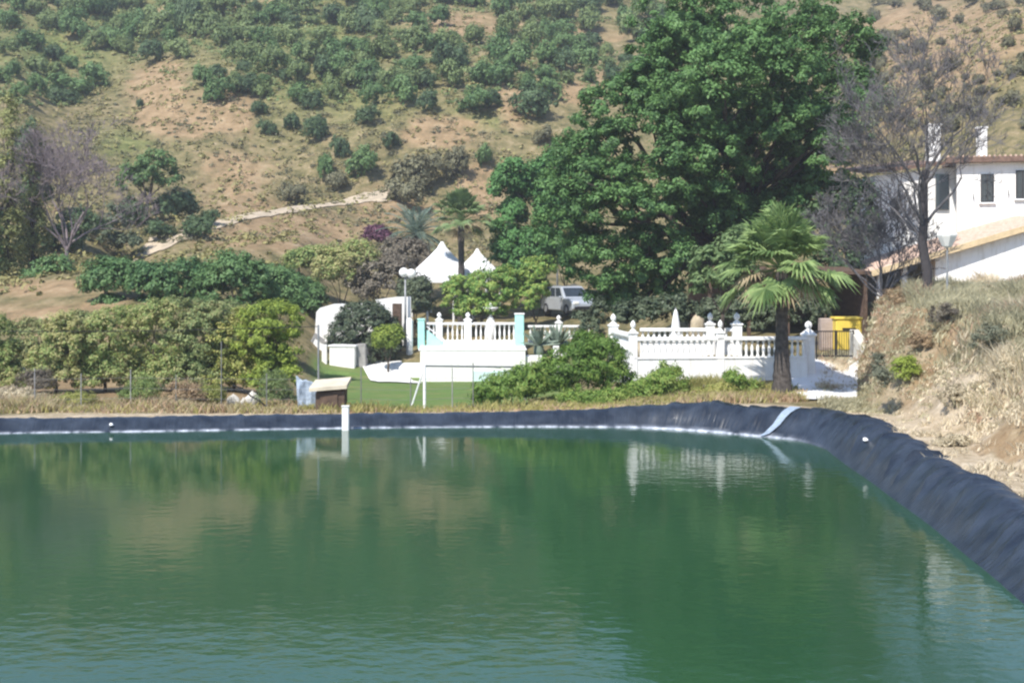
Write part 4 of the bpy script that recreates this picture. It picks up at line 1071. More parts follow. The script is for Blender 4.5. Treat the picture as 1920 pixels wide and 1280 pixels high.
# date palm with feather fronds
b = on_ground(780, 88)
t = thing("date_palm", "blue grey feather palm left of the white gazebo", "palm", b)
mb = MB(); mb.tube([b + Vector((0, 0, -.3 + i * (P(780, 440, 88).z - b.z + .35) / 12)) for i in range(13)], [.3 * (1.06 if i % 2 else .94) for i in range(13)], 10); mb.build("trunk", M['palmbark'], t, smooth=True)
top = b + Vector((0, 0, 4.0)); mb = MB(); rp = random.Random(9)
top.z = P(780, 440, 88).z
for k in range(36):
    q = (k + .5) / 36; el = math.radians(84 - 105 * q + rp.uniform(-6, 6)); az = k * 2.39996
    h_ = Vector((math.cos(az), math.sin(az), 0)); L_ = 2.3 * rp.uniform(.85, 1.1)
    pts = []
    p = top.copy(); e_ = el
    for i in range(9):
        pts.append(p.copy()); p = p + (h_ * math.cos(e_) + Vector((0, 0, math.sin(e_)))) * L_ / 8; e_ -= .11
    mb.tube(pts, [.03 - .003 * i for i in range(9)], 4)
    sd_ = h_.cross(Vector((0, 0, 1)))
    for i in range(1, 9):
        for f_ in (0, .5):
            if i == 8 and f_: continue
            pp = pts[i] if not f_ else pts[i].lerp(pts[min(i + 1, 8)], .5)
            ll = .58 * (1 - .45 * abs(i - 4) / 4)
            fw = (pts[min(i + 1, 8)] - pts[i - 1]).normalized()
            for s_ in (-1, 1):
                dv = (sd_ * s_ + fw * .8 + Vector((0, 0, .15))).normalized()
                w_ = fw * .05
                mb.add([pp - w_, pp + dv * ll * .5 - w_ * 1.2, pp + dv * ll - Vector((0, 0, .08)), pp + dv * ll * .5 + w_ * 1.2], [(0, 1, 2, 3)])
mb.build("fronds", M['frond_blue'], t)

# ------------------------------------------------------------------ dead tree on the right bank
b = on_ground(1735, 46)
dead = bare_tree("dead_tree", "tall bare dead tree with a dark trunk in front of the white house", b, 8.3, .68, M['deadbark'], 8, .19, levels=7, lean=(.03, 0), fork=.5, twig=.0085, nmain=13, low=True, cap=8500, leader=True, mainr=.3, twigm='deadtwig')
rng = np.random.default_rng(5)
v, n = crown_leaves(rng, [(-.5, 0, 6.3, 1.6, 1.4, 1.1), (.6, 0, 6.2, 1.2, 1.2, 1.0), (-1.5, 0, 5.6, .9, .9, .8)], 90, 12, .3, .05, .4, .3)
link_mesh("sparse_leaves", np_mesh("sparse_leaves", v, quads(n)), M['leaf_greysparse'], dead)
bare_tree("bare_shrub", "low leafless grey shrub left of the dead tree's trunk", on_ground(1655, 49.5), 3.9, .85, M['deadtwig'], 17, .08, levels=7, fork=.15, twig=.010, nmain=9, cap=12000, cat="shrub")

# ------------------------------------------------------------------ balustrades and garden walls
bal_prof = [(.05, 0), (.05, .05), (.028, .09), (.045, .16), (.055, .24), (.045, .33), (.026, .42), (.03, .46), (.05, .49), (.05, .54)]
def bal_mesh():
    mb = MB(); mb.lathe(bal_prof, (0, 0, 0), 8)
    me = bpy.data.meshes.new("baluster"); me.from_pydata(mb.v, [], mb.f); me.materials.append(M['white'])
    me.polygons.foreach_set("use_smooth", np.ones(len(me.polygons), dtype=bool)); me.update(); return me
BALM = bal_mesh()
def balustrade(label, p0, p1, z_low, z_bal, z_top, posts, spacing=.19, group="white balustrades round the garden", post_h=.28, endcol=None, gaps=()):
    """p0,p1 plan ends; base wall from z_low to z_bal, balusters to z_top-.1, rail to z_top; posts = [(t, width)]"""
    dm = fall((p0[1] + p1[1]) / 2); z_low += dm - .5; z_bal += dm; z_top += dm
    p0 = Vector((p0[0], p0[1], 0)); p1 = Vector((p1[0], p1[1], 0)); v = p1 - p0; L_ = v.length; rz = math.atan2(v.y, v.x)
    c = (p0 + p1) / 2
    t = thing("balustrade", label, "balustrade", (c.x, c.y, z_low), group)
    mb = MB(); mb.box((c.x, c.y, (z_low + z_bal) / 2), (L_, .2, z_bal - z_low), rz, .01)
    mb.box((c.x, c.y, z_bal + .03), (L_, .26, .06), rz, .01); mb.build("base_wall", M['white'], t)
    mb = MB(); mb.box((c.x, c.y, z_top - .06), (L_, .24, .12), rz, .02); mb.build("rail", M['white'], t)
    h = z_top - .12 - z_bal - .06; n = int(L_ / spacing)
    for i in range(n):
        f = (i + .5) / n
        if any(abs(f - q[0]) * L_ < q[1] / 2 + .06 for q in posts): continue
        p = p0.lerp(p1, f)
        o = bpy.data.objects.new("baluster", BALM); COL.objects.link(o); o.parent = t
        o.location = (p.x - c.x, p.y - c.y, z_bal + .06 - z_low); o.scale = (1, 1, h / .54)
    for (f, w) in posts:
        p = p0.lerp(p1, f); zt = z_top + .1
        mb = MB(); mb.box((p.x, p.y, (z_low + zt) / 2), (w, w, zt - z_low), rz, .015)
        mb.box((p.x, p.y, zt + .035), (w * 1.22, w * 1.22, .07), rz, .02)
        mb.lathe([(w * .42, .07), (w * .40, .12), (w * .16, .16), (w * .16, .19), (w * .30, .24), (w * .34, .30), (w * .26, .37), (w * .08, .43), (.01, .45)], (p.x, p.y, zt), 12)
        mb.build("post", M['white'], t, smooth=False)
    return t
def pl(px, d): return ((px - 960) / F * d, d)
# front right balustrade on its tall white wall
balustrade("long white balustrade on a tall white wall facing the pond, left of the fan palm", pl(1187, 45.0), pl(1512, 45.6), .75, 1.86, 2.56, [(0, .26), (.5, .24)])
balustrade("short white balustrade running back from the wall corner above the bank shrubs", pl(1150, 48.6), pl(1187, 45.1), .9, 2.2, 2.75, [(0, .30)])
balustrade("rear white balustrade with two tall finial posts under the huge evergreen", pl(1200, 49.5), pl(1388, 49.5), 1.9, 2.42, 2.92, [(.70, .30), (.965, .34)])
# tall pillar at the gate
def pillar(label, px, d, z0, z1, w):
    z0 += fall(d) - .3; z1 += fall(d)
    x, y = pl(px, d)
    t = thing("gate_pillar", label, "pillar", (x, y, z0))
    mb = MB(); mb.box((x, y, (z0 + z1) / 2), (w, w, z1 - z0), 0, .02); mb.box((x, y, z1 + .04), (w * 1.3, w * 1.3, .08), 0, .02)
    mb.add([(x - w * .55, y - w * .55, z1 + .08), (x + w * .55, y - w * .55, z1 + .08), (x + w * .55, y + w * .55, z1 + .08), (x - w * .55, y + w * .55, z1 + .08), (x, y, z1 + .28)],
           [(0, 1, 4), (1, 2, 4), (2, 3, 4), (3, 0, 4)])
    mb.build("shaft", M['white'], t)
    mb = MB(); mb.lathe([(.05, 0), (.06, .04), (.11, .09), (.125, .15), (.10, .22), (.04, .27), (.01, .28)], (x, y, z1 + .2), 12); mb.build("finial", M['white'], t, smooth=True)
    return t
pillar("white gate pillar with ball finial at the right end of the balustrade", 1516, 45.9, 1.0, 2.60, .36)
# left terrace balustrade and right extension behind
balustrade("white balustrade between turquoise pillars on the pool terrace", pl(800, 75.6), pl(968, 75.6), gz(1.5), gz(2.5), gz(3.22), [(.14, .36), (.46, .39)], spacing=.25)
balustrade("white balustrade behind the agaves, right of the turquoise pillars", pl(990, 76), pl(1118, 76), gz(1.9), gz(2.6), gz(3.12), [(.45, .36)], spacing=.25)
def slab(name, label, cat, corners_b, z1, mat, z0=None, extra=None):
    bx_ = sum(c_[0] for c_ in corners_b) / 4; by_ = sum(c_[1] for c_ in corners_b) / 4
    dm = fall(by_); z0_ = (z0 if z0 is not None else 0) + dm - .3
    z1 = [q + dm for q in z1] if hasattr(z1, '__len__') else z1 + dm
    mb = MB(); mb.hexa([(c_[0], c_[1], z0_) for c_ in corners_b], [(c_[0], c_[1], z1 if not hasattr(z1, '__len__') else z1[i]) for i, c_ in enumerate(corners_b)])
    o = mb.build(name, mat, None, (bx_, by_, z0_)); bv = o.modifiers.new("bev", 'BEVEL'); bv.width = .02; bv.segments = 2
    return tag(o, label, cat)
def rect(px0, px1, d0, d1): return [(*pl(px0, d0), 0), (*pl(px1, d0), 0), (*pl(px1, d1), 0), (*pl(px0, d1), 0)]
# pool terrace block
t = thing("pool_terrace", "raised white pool terrace in the middle of the garden", "terrace", (*pl(890, 70), fall(70) + .6))
f7 = fall(70)
mb = MB(); mb.hexa([(q[0], q[1], .2 + f7) for q in rect(788, 985, 70, 75.4)], [(q[0], q[1], gz(2.12) + f7) for q in rect(788, 985, 70, 75.4)]); mb.build("retaining_wall", M['white'], t)
mb = MB(); c0 = pl(886, 70); mb.box((c0[0], c0[1] + .32, gz(2.16) + f7), (5.4, .7, .11), 0, .03); mb.build("coping", M['white_clean'], t)
mb = MB(); q = pl(932, 70); mb.box((q[0], q[1] - .03, gz(1.18) + f7), (2.45, .08, .66), 0, .01); mb.build("cyan_panel", M['cyan'], t)
slab("low_wall", "low white wall end right of the pool terrace, behind the bank shrubs", "wall", rect(984, 1016, 70.2, 71.2), gz(1.95), M['white'], .5)
for (px, d, z1, w, lab) in ((790, 74.8, 3.30, .36, "left turquoise pillar of the pool terrace"), (974, 74.6, 3.50, .48, "right turquoise pillar of the pool terrace, the taller one")):
    x, y = pl(px, d); z1 = gz(z1) + fall(d); zq = 2.0 + f7; t = thing("turquoise_pillar", lab, "pillar", (x, y, zq))
    mb = MB(); mb.box((x, y, (zq + z1) / 2), (w, .42, z1 - zq), 0, .02); mb.build("shaft", M['turq'], t)
    mb = MB(); mb.box((x, y, z1 + .04), (w * 1.15, .5, .08), 0, .02); mb.build("cap", M['turq' if px < 900 else 'white'], t)
x, y = pl(815, 74.4)
t = thing("pool_slide", "small turquoise slide with a white rail beside the left turquoise pillar", "slide", (x, y, 2.1 + f7)); w0 = f7
mb = MB(); mb.add([(x - .42, y, 2.1 + w0), (x + .5, y, 2.1 + w0), (x + .5, y, 2.25 + w0), (x - .42, y, 3.0 + w0), (x - .42, y + .5, 2.1 + w0), (x + .5, y + .5, 2.1 + w0), (x + .5, y + .5, 2.25 + w0), (x - .42, y + .5, 3.0 + w0)],
    [(0, 1, 2, 3), (7, 6, 5, 4), (3, 2, 6, 7), (1, 5, 6, 2), (0, 3, 7, 4)]); mb.build("chute", M['turq'], t)
mb = MB(); mb.tube([(x - .42, y - .04, 3.2 + w0), (x + .5, y - .04, 2.5 + w0), (x + .5, y - .04, 2.1 + w0)], .028, 6); mb.build("handrail", M['white_clean'], t)
# white patio paving on the lawn
mb = MB()
def sheet(pts): 
    return [(p_[0], p_[1], ground_z(p_[0], p_[1]) + .06) for p_ in pts]
def drape(px0, px1, d0, d1, nx, ny, dz, skew=0):
    vs_ = []
    for j in range(ny + 1):
        for i in range(nx + 1):
            d_ = d0 + (d1 - d0) * j / ny; px_ = px0 + (px1 - px0) * i / nx + skew * j / ny
            x_, y_ = pl(px_, d_); vs_.append((x_, y_, ground_z(x_, y_) + dz))
    return vs_, [(j * (nx + 1) + i, j * (nx + 1) + i + 1, (j + 1) * (nx + 1) + i + 1, (j + 1) * (nx + 1) + i) for j in range(ny) for i in range(nx)]
mb.add(*drape(712, 792, 67, 73.5, 8, 14, .06, -40))
o = mb.build("patio", M['concrete'] if False else M['white'], None); tag(o, kind='structure')
# garden wall at left
t = thing("garden_wall", "white stepped garden wall behind the dark domed tree", "wall", (*pl(665, 76), .6 + fall(76)))
def wall_poly(mb, pts, d, th):
    """outline given in photo pixels at distance d, with its own thickness"""
    f = [P(a_, b_, d) for a_, b_ in pts]; n = len(f)
    bk = [p + Vector((0, th, 0)) for p in f]
    mb.add(f + bk, [tuple(range(n - 1, -1, -1)), tuple(range(n, 2 * n))] + [(i, (i + 1) % n, n + (i + 1) % n, n + i) for i in range(n)])
mb = MB(); wall_poly(mb, [(590, 712), (590, 632), (593, 585), (600, 577), (625, 570), (700, 568), (700, 712)], 76, .4); mb.build("wall_panel", M['white'], t)
mb = MB(); wall_poly(mb, [(573, 712), (573, 652), (590, 630), (612, 640), (612, 712)], 74, .35); mb.build("wing_wall", M['white'], t)
mb = MB(); wall_poly(mb, [(573, 655), (590, 625), (614, 643), (614, 650), (590, 633), (577, 659)], 73.96, .42); mb.build("coping", M['greyconc'], t)
mb = MB(); wall_poly(mb, [(704, 712), (704, 562), (740, 557), (770, 556), (770, 712)], 76.8, .4); mb.build("raised_panel", M['white'], t)
x0, y0 = pl(651, 72)
t = thing("white_hutch", "low white block hut with shaded side painted grey in front of the domed tree", "hut", (x0, y0, .6 + fall(72))); f2 = fall(72)
mb = MB(); mb.box((x0 - .17, y0 + .7, gz(1.62) + f2), (1.33, 1.4, 1.82), -.15, .03); mb.build("wall", M['white'], t)
mb = MB(); mb.box((x0 + .78, y0 + .9, gz(1.66) + f2), (.48, 1.33, 1.99), -.15, .03); mb.build("shaded_side", M['greyconc'], t)  # the white block's shaded side, its shade given as grey colour
mb = MB(); mb.box((x0 - .17, y0 + .7, gz(2.30) + f2), (1.47, 1.5, .085), -.15, .02); mb.build("roof", M['white_clean'], t)
x, y = pl(608, 72.2)
slab("white_post", "square white post between the garden wall wing and the white hut", "post", [(x - .13, y, 0), (x + .13, y, 0), (x + .13, y + .28, 0), (x - .13, y + .28, 0)], gz(2.35), M['white'], .4)
x, y = pl(744, 75.5)
slab("brown_block", "brown square chimney block on the garden wall below the double lamp", "chimney", [(x - .24, y, 0), (x + .24, y, 0), (x + .24, y + .5, 0), (x - .24, y + .5, 0)], gz(3.95), M['wood'], 1.6)
x, y = pl(768, 75); mb = MB(); mb.lathe([(.17, 0), (.18, .07), (.18, 2.6), (.14, 2.7), (.03, 2.74)], (x, y, gz(3.38) - 2.74 + fall(75)), 14)
o = mb.build("white_drum", M['white_clean'], None, (x, y, gz(3.38) - 2.74 + fall(75)), smooth=True); tag(o, "white round pillar beside the brown chimney block", "pillar"); o.name = "round_pillar"
x, y = pl(775, 70.8); mb = MB(); mb.box((x, y + .4, gz(1.34) + fall(70.8)), (1.47, 1.0, .9), 0, .2)
o = mb.build("white_bench", M['white'], None, (x, y, .6 + fall(70.8))); tag(o, "rounded white masonry bench at the left foot of the pool terrace", "bench")
# white columns and agaves in front of the right extension
for (px, d, z0, z1, lab) in ((1043, 66, .6, gz(2.28), "white square post standing above the bank shrubs, taller of two"), (1058, 67.5, .6, gz(2.05), "shorter white post right beside the taller one above the bank shrubs")):
    x, y = pl(px, d); slab("garden_post", lab, "post", [(x - .14, y, 0), (x + .14, y, 0), (x + .14, y + .28, 0), (x - .14, y + .28, 0)], z1, M['white'], z0)
def agave(label, px, d, r, seed):
    b = on_ground(px, d); b.z = max(b.z, P(px, 648, d).z); rp = random.Random(seed); mb = MB()
    zg_ = ground_z(b.x, b.y) - b.z - .1
    mb.lathe([(.24, zg_), (.24, zg_ + .2), (.27, -.3), (.25, 0)], b, 10)
    for k in range(26):
        el = math.radians(rp.uniform(10, 80)); az = k * 2.4
        dv = Vector((math.cos(el) * math.cos(az), math.cos(el) * math.sin(az), math.sin(el))); sd_ = dv.cross(Vector((0, 0, 1))).normalized() * r * .09
        m_ = b + dv * r * .5; e_ = b + dv * r - Vector((0, 0, r * .1 * math.cos(el)))
        u_ = dv.cross(sd_).normalized() * r * .05
        mb.add([b - sd_ * .6, b + sd_ * .6, m_ + sd_ + u_, m_ - sd_ + u_, e_, m_ - u_], [(0, 1, 2, 3), (3, 2, 4), (0, 5, 1), (1, 5, 2), (5, 4, 2), (0, 3, 5), (3, 4, 5)])
    o = mb.build("agave", M['frond_blue'], None, b); return tag(o, label, "agave")
agave("spiky grey green agave right beside the taller turquoise pillar", 1010, 73, 1.2, 1)
agave("spiky agave against the white wall under the silver car", 1045, 74, 1.3, 2)
b = on_ground(1062, 88)
tree("garden_shrub", "yellowish shrub in sun right of the smaller evergreen's thin trunk", "shrub", b, lobes_px(b, 88, [(1060, 450, 24, 40, 0), (1075, 480, 24, 36, 0), (1045, 490, 20, 30, 0)]), M['leaf_limeolive'], 110, 36, .34, .1, 78, (0, 0, .8), .07)
b = on_ground(1105, 58)
tree("garden_shrub", "dark grey shrub behind the bank shrubs, left of the balustrade corner", "shrub", b, lobes_px(b, 58, [(1105, 615, 30, 30, 0), (1085, 600, 18, 20, 0), (1125, 590, 18, 30, 0)]), M['leaf_hedge'], 80, 36, .2, .07, 77)
# garden urn
x, y = pl(920, 77.5); zu = gz(3.35) + fall(77.5); mb = MB(); mb.lathe([(.17, 0), (.17, .11), (.07, .2), (.08, .42), (.28, .53), (.42, .64), (.42, .7), (.14, .7), (.07, .87), (.03, .95)], (x, y, zu), 14)
mb.lathe([(.25, -1.6), (.22, 0)], (x, y, zu), 10)
o = mb.build("stone_urn", M['white'], None, (x, y, zu - 1.6), smooth=True); tag(o, "white pedestal urn in front of the bright green hedge bush", "urn")

# ------------------------------------------------------------------ gazebo tents
def gazebo(label, px, peak_y, eave_y, half_px, d, posts=True):
    c = on_ground(px, d); k = d / F; R_ = half_px * k; ze = P(px, eave_y, d).z; zp = P(px, peak_y, d).z
    t = thing("gazebo", label, "gazebo", c, "white peaked gazebos")
    mb = MB(); prof_ = [(1.0, 0), (.80, .20), (.60, .38), (.38, .58), (.16, .80), (.04, 1.0)]
    rings = []
    for (rf, zf) in prof_:
        rings.append([Vector((c.x + R_ * rf * math.cos(a_) * (1 if True else 1), c.y + R_ * rf * math.sin(a_), ze + (zp - ze) * zf)) for a_ in [i * math.pi / 4 + math.pi / 8 for i in range(8)]])
    vs_ = [p for r_ in rings for p in r_]
    mb.add(vs_, [(i * 8 + k_, i * 8 + (k_ + 1) % 8, (i + 1) * 8 + (k_ + 1) % 8, (i + 1) * 8 + k_) for i in range(5) for k_ in range(8)] + [tuple(40 + k_ for k_ in range(8))])
    o = mb.build("canopy", M['canvas'], t)
    mb = MB()
    va = [p.copy() for p in rings[0]]; vb = [p - Vector((0, 0, .42)) for p in rings[0]]
    mb.add(va + vb, [(k_, (k_ + 1) % 8, 8 + (k_ + 1) % 8, 8 + k_) for k_ in range(8)]); mb.build("valance", M['canvas'], t)
    for k_ in (0, 1, 2, 3, 4, 5, 6, 7):
        p = rings[0][k_]; mb = MB(); mb.tube([(p.x * .985 + c.x * .015, p.y * .985 + c.y * .015, c.z - .2), (p.x * .985 + c.x * .015, p.y * .985 + c.y * .015, ze)], .07, 8); mb.build("leg", M['white_clean'], t)
    return t
gazebo("larger white peaked gazebo left of the dark palm trunk", 829, 453, 516, 64, 84)
gazebo("smaller white peaked gazebo right of the dark palm trunk", 895, 466, 512, 47, 88)

# ------------------------------------------------------------------ lamps
def globe_lamp(label, px, d, globes, pole_px, name="street_lamp", r_px=9, group="white globe garden lamps"):
    b = on_ground(pole_px, d); t = thing(name, label, "lamp", b, group)
    ztop = P(px, globes[0][1], d).z
    mb = MB(); mb.tube([b - Vector((0, 0, .2)), Vector((b.x, b.y, ztop - .12))], [.07, .05], 8)
    mb.lathe([(.1, 0), (.1, .12), (.06, .25), (.05, .3)], b, 10); mb.build("pole", M['greymetal'], t, smooth=True)
    for (gx, gy) in globes:
        g = P(gx, gy, d); r = r_px * d / F
        mb = MB(); mb.lathe([(r * math.sin(math.pi * i / 10) + .002, -r * math.cos(math.pi * i / 10)) for i in range(11)], g, 14); mb.build("globe", M['lampglass'], t, smooth=True)
        mb = MB(); mb.tube([Vector((b.x, b.y, ztop - .3)), Vector((g.x, b.y, g.z - r - .04)), Vector((g.x, g.y, g.z - r + .02))], .022, 6); mb.build("arm", M['greymetal'], t)
    return t
globe_lamp("garden lamp with two white globes left of the gazebo", 762, 76.5, [(757, 511), (771, 513)], 760)
globe_lamp("single cream globe lamp deep among the evergreens", 1045, 91, [(1044, 454)], 1045, r_px=6)
b = on_ground(1776, 44); t = thing("street_lamp", "white lantern lamp on a thin pole right of the dead tree", "lamp", b)
mb = MB(); zt = P(1776, 465, 44).z; mb.tube([b - Vector((0, 0, .2)), Vector((b.x, b.y, zt))], [.04, .03], 8); mb.build("pole", M['greymetal'], t)
mb = MB(); mb.lathe([(.08, 0), (.15, .06), (.31, .36), (.33, .42), (.22, .56), (.08, .66), (.01, .70)], (b.x, b.y, zt), 8); mb.build("lantern", M['lampglass'], t)

# ------------------------------------------------------------------ vehicles under the trees
def car(label, loc, rz, paint, seed, name="parked_car"):
    t = thing(name, label, "car", loc); t.rotation_euler = (0, 0, rz)
    def bld(mb, nm, mat, smooth=False):
        mb.v = [(p[0] + loc[0], p[1] + loc[1], p[2] + loc[2]) for p in mb.v]; return mb.build(nm, mat, t, smooth=smooth)
    W = .88
    def extr(pts, w0, w1=None, inset=0):
        mb = MB(); n = len(pts); w1 = w1 or w0
        L_ = [(p[0], -w0, p[1]) for p in pts]; R_ = [(p[0], w0, p[1]) for p in pts]
        mb.add(L_ + R_, [tuple(range(n)), tuple(range(2 * n - 1, n - 1, -1))] + [((i + 1) % n, i, n + i, n + (i + 1) % n) for i in range(n)]); return mb
    body = extr([(-2.1, .35), (-2.15, .6), (-2.1, .95), (-1.95, 1.02), (.95, 1.02), (1.9, .92), (2.12, .72), (2.15, .4), (2.0, .28), (-1.95, .28)], W)
    o = bld(body, "body", paint); m_ = o.modifiers.new("bev", 'BEVEL'); m_.width = .06; m_.segments = 3
    # cabin tapers towards the roof
    mb = MB(); lo = [(-2.0, 1.0), (1.05, 1.0)]; hi = [(-1.75, 1.66), (.25, 1.66)]
    v_ = [(lo[0][0], -W, 1.0), (lo[1][0], -W, 1.0), (lo[1][0], W, 1.0), (lo[0][0], W, 1.0), (hi[0][0], -.70, 1.66), (hi[1][0], -.70, 1.66), (hi[1][0], .70, 1.66), (hi[0][0], .70, 1.66)]
    mb.add(v_, [(3, 2, 1, 0), (4, 5, 6, 7), (0, 1, 5, 4), (1, 2, 6, 5), (2, 3, 7, 6), (3, 0, 4, 7)])
    o = bld(mb, "cabin", paint); m_ = o.modifiers.new("bev", 'BEVEL'); m_.width = .07; m_.segments = 3
    A = [Vector(q) for q in v_]
    def pane(i0, i1, i2, i3, u0, u1, nm):
        a_, b_, c_, d_ = A[i0], A[i1], A[i2], A[i3]
        def pt(u, w): return (a_.lerp(b_, u)).lerp(d_.lerp(c_, u), w)
        nrm = (b_ - a_).cross(d_ - a_).normalized() * .012
        q = [pt(u0, .12) + nrm, pt(u1, .12) + nrm, pt(u1, .86) + nrm, pt(u0, .86) + nrm]
        q2 = [p - nrm * .8 for p in q]
        mb = MB(); mb.add(q + q2, [(0, 1, 2, 3), (0, 4, 5, 1), (1, 5, 6, 2), (2, 6, 7, 3), (3, 7, 4, 0)]); bld(mb, nm, M['glass'])
    pane(1, 2, 6, 5, .08, .92, "windscreen"); pane(3, 0, 4, 7, .1, .9, "rear_window")
    for (u0, u1) in ((.06, .32), (.36, .62), (.66, .92)):
        pane(0, 1, 5, 4, u0, u1, "side_window"); pane(2, 3, 7, 6, u0, u1, "side_window")
    for sx in (-1.35, 1.35):
        for sy in (-1, 1):
            mb = MB(); mb.tube([(sx, sy * .70, .33), (sx, sy * .90, .33)], .33, 20); w_ = bld(mb, "wheel", M['carblack'], True)
            mb = MB(); mb.tube([(sx, sy * .895, .33), (sx, sy * .915, .33)], .19, 14); mb.v = [(p[0] + loc[0], p[1] + loc[1], p[2] + loc[2]) for p in mb.v]; mb.build("rim", M['greymetal'], w_)
    for sy in (-1, 1):
        mb = MB(); mb.box((2.10, sy * .62, .74), (.12, .36, .16), 0, .03); bld(mb, "headlight", M['lampglass'])
        mb = MB(); mb.box((.75, sy * (W + .1), 1.05), (.12, .18, .12), 0, .03); bld(mb, "wing_mirror", paint)
        mb = MB(); mb.tube([(-1.6, sy * .62, 1.70), (.1, sy * .62, 1.70)], .02, 6); bld(mb, "roof_rail", M['greymetal'])
    mb = MB(); mb.box((2.15, 0, .45), (.08, 1.5, .2), 0, .03); bld(mb, "bumper", M['carblack'])
    return t
x, y = pl(1068, 82)
car("silver estate car parked under the evergreens behind the garden wall", Vector((x, y, max(ground_z(x, y), P(1068, 590, 82).z))), math.radians(-66), M['carpaint'], 1)
b = on_ground(1240, 56)
tree("shade_fill_shrub", "wide dark shrub added to darken under the huge evergreen behind the rear balustrade", "shrub", b, lobes_px(b, 56, [(1215, 585, 40, 26, 0), (1260, 580, 40, 30, 0), (1300, 590, 30, 24, 0), (1170, 590, 24, 24, 0)]), M['leaf_hedge'], 150, 40, .24, .08, 961)  # dark foliage added to fill the shady ground under the evergreen
b = on_ground(1350, 54.5)
tree("shade_fill_shrub", "dark shrub beside the tan boulder, added to deepen the shade behind the rear balustrade", "shrub", b, lobes_px(b, 54.5, [(1345, 585, 30, 30, 0), (1375, 580, 24, 34, 0)]), M['leaf_hedge'], 90, 40, .22, .08, 962)

x0 = pl(1318, 57)[0]; x1 = pl(1625, 57)[0]; zf = 2.9 + fall(57)  # shelter added so that its roofed inside gives deep shade here
fs = fall(58)
t = thing("added_shade_shelter", "open fronted shelter added to make the deep shade behind the balustrade and palm", "shelter", ((x0 + x1) / 2, 57, zf - .3))
mb = MB(); mb.hexa([(x0, 56.2, 5.30 + fs), (x1, 56.2, 5.30 + fs), (x1, 62.4, 5.55 + fs), (x0, 62.4, 5.55 + fs)], [(x0, 56.2, 5.42 + fs), (x1, 56.2, 5.42 + fs), (x1, 62.4, 5.67 + fs), (x0, 62.4, 5.67 + fs)]); mb.build("roof", M['wood'], t)
mb = MB(); mb.box(((x0 + x1) / 2, 62.1, 3.6 + fs), (x1 - x0 - .1, .2, 3.8), 0, .01); mb.build("back_wall", M['brick'], t)
mb = MB(); mb.box((x1 - .1, 59.4, 3.5 + fs), (.16, 5.2, 3.8), 0, .01); mb.build("side_wall", M['brick'], t)
for q in range(5): xx = x0 + .2 + (x1 - x0 - .4) * q / 4; mb = MB(); mb.box((xx, 56.4, 3.8 + fs), (  .14, .14, 3.0), 0, .01); mb.build("post", M['wood'], t)
for k_, (px, lbl, lab) in enumerate([(1440, [(1420, 600, 34, 24, 0), (1450, 595, 30, 26, 0), (1400, 590, 22, 30, 0)], "dark low shrub deepening the shade before the added shelter, left of the palm trunk"), (1530, [(1510, 590, 26, 30, 0), (1535, 575, 24, 40, 0)], "dark shrub added to deepen the shade right of the palm trunk, above the gate pillar")]):
    b = on_ground(px, 54)
    tree("shade_fill_shrub", lab, "shrub", b, lobes_px(b, 54, lbl), M['leaf_hedge'], 60, 36, .22, .07, 950 + k_)  # dark foliage added to deepen the shade around the shelter
# folded parasol, cream rock
x, y = pl(1267, 53); z = ground_z(x, y); t = thing("folded_parasol", "folded white parasol under the huge evergreen behind the balustrade", "parasol", (x, y, z))
mb = MB(); mb.tube([(x, y, z), (x, y, z + 1.8)], .025, 8); mb.build("pole", M['greymetal'], t)
mb = MB(); mb.lathe([(.20, .30), (.24, .42), (.20, .8), (.15, 1.2), (.08, 1.6), (.02, 1.74)], (x, y, z), 9); mb.build("canopy", M['canvas'], t)
def rock(name, label, loc, r, mat, seed, sq=(1, 1, .8), cat="rock"):
    mb = MB(); rp = random.Random(seed); n, m_ = 12, 8
    rings = []
    for i in range(m_ + 1):
        for k in range(n):
            a_ = 2 * math.pi * k / n; ph = math.pi * i / m_
            j = 1 + .8 * (vnoise(np.array([a_ * 1.1 + seed * 3 if k < n else 0]), np.array([ph * 1.6]), seed)[0] - .5)
            mb.v.append((loc[0] + r * sq[0] * j * math.sin(ph) * math.cos(a_), loc[1] + r * sq[1] * j * math.sin(ph) * math.sin(a_), loc[2] - r * sq[2] * j * math.cos(ph)))
    for i in range(m_):
        for k in range(n):
            k2 = (k + 1) % n; mb.f.append((i * n + k, i * n + k2, (i + 1) * n + k2, (i + 1) * n + k))
    o = mb.build(name, mat, None, (loc[0], loc[1], loc[2] - r * sq[2]), smooth=True); return tag(o, label, cat)
x, y = pl(1306, 53); rock("boulder", "tan upright boulder right of the folded parasol", (x, y, ground_z(x, y) + .6), .36, M['tanrock'], 4, (.8, .6, 1.5), "boulder")
x, y = pl(1192, 55); rock("boulder", "cream boulder in dappled light beneath the huge evergreen", (x, y, ground_z(x, y) + .55), .45, M['tanrock'], 7, (1.3, .7, .9), "boulder")

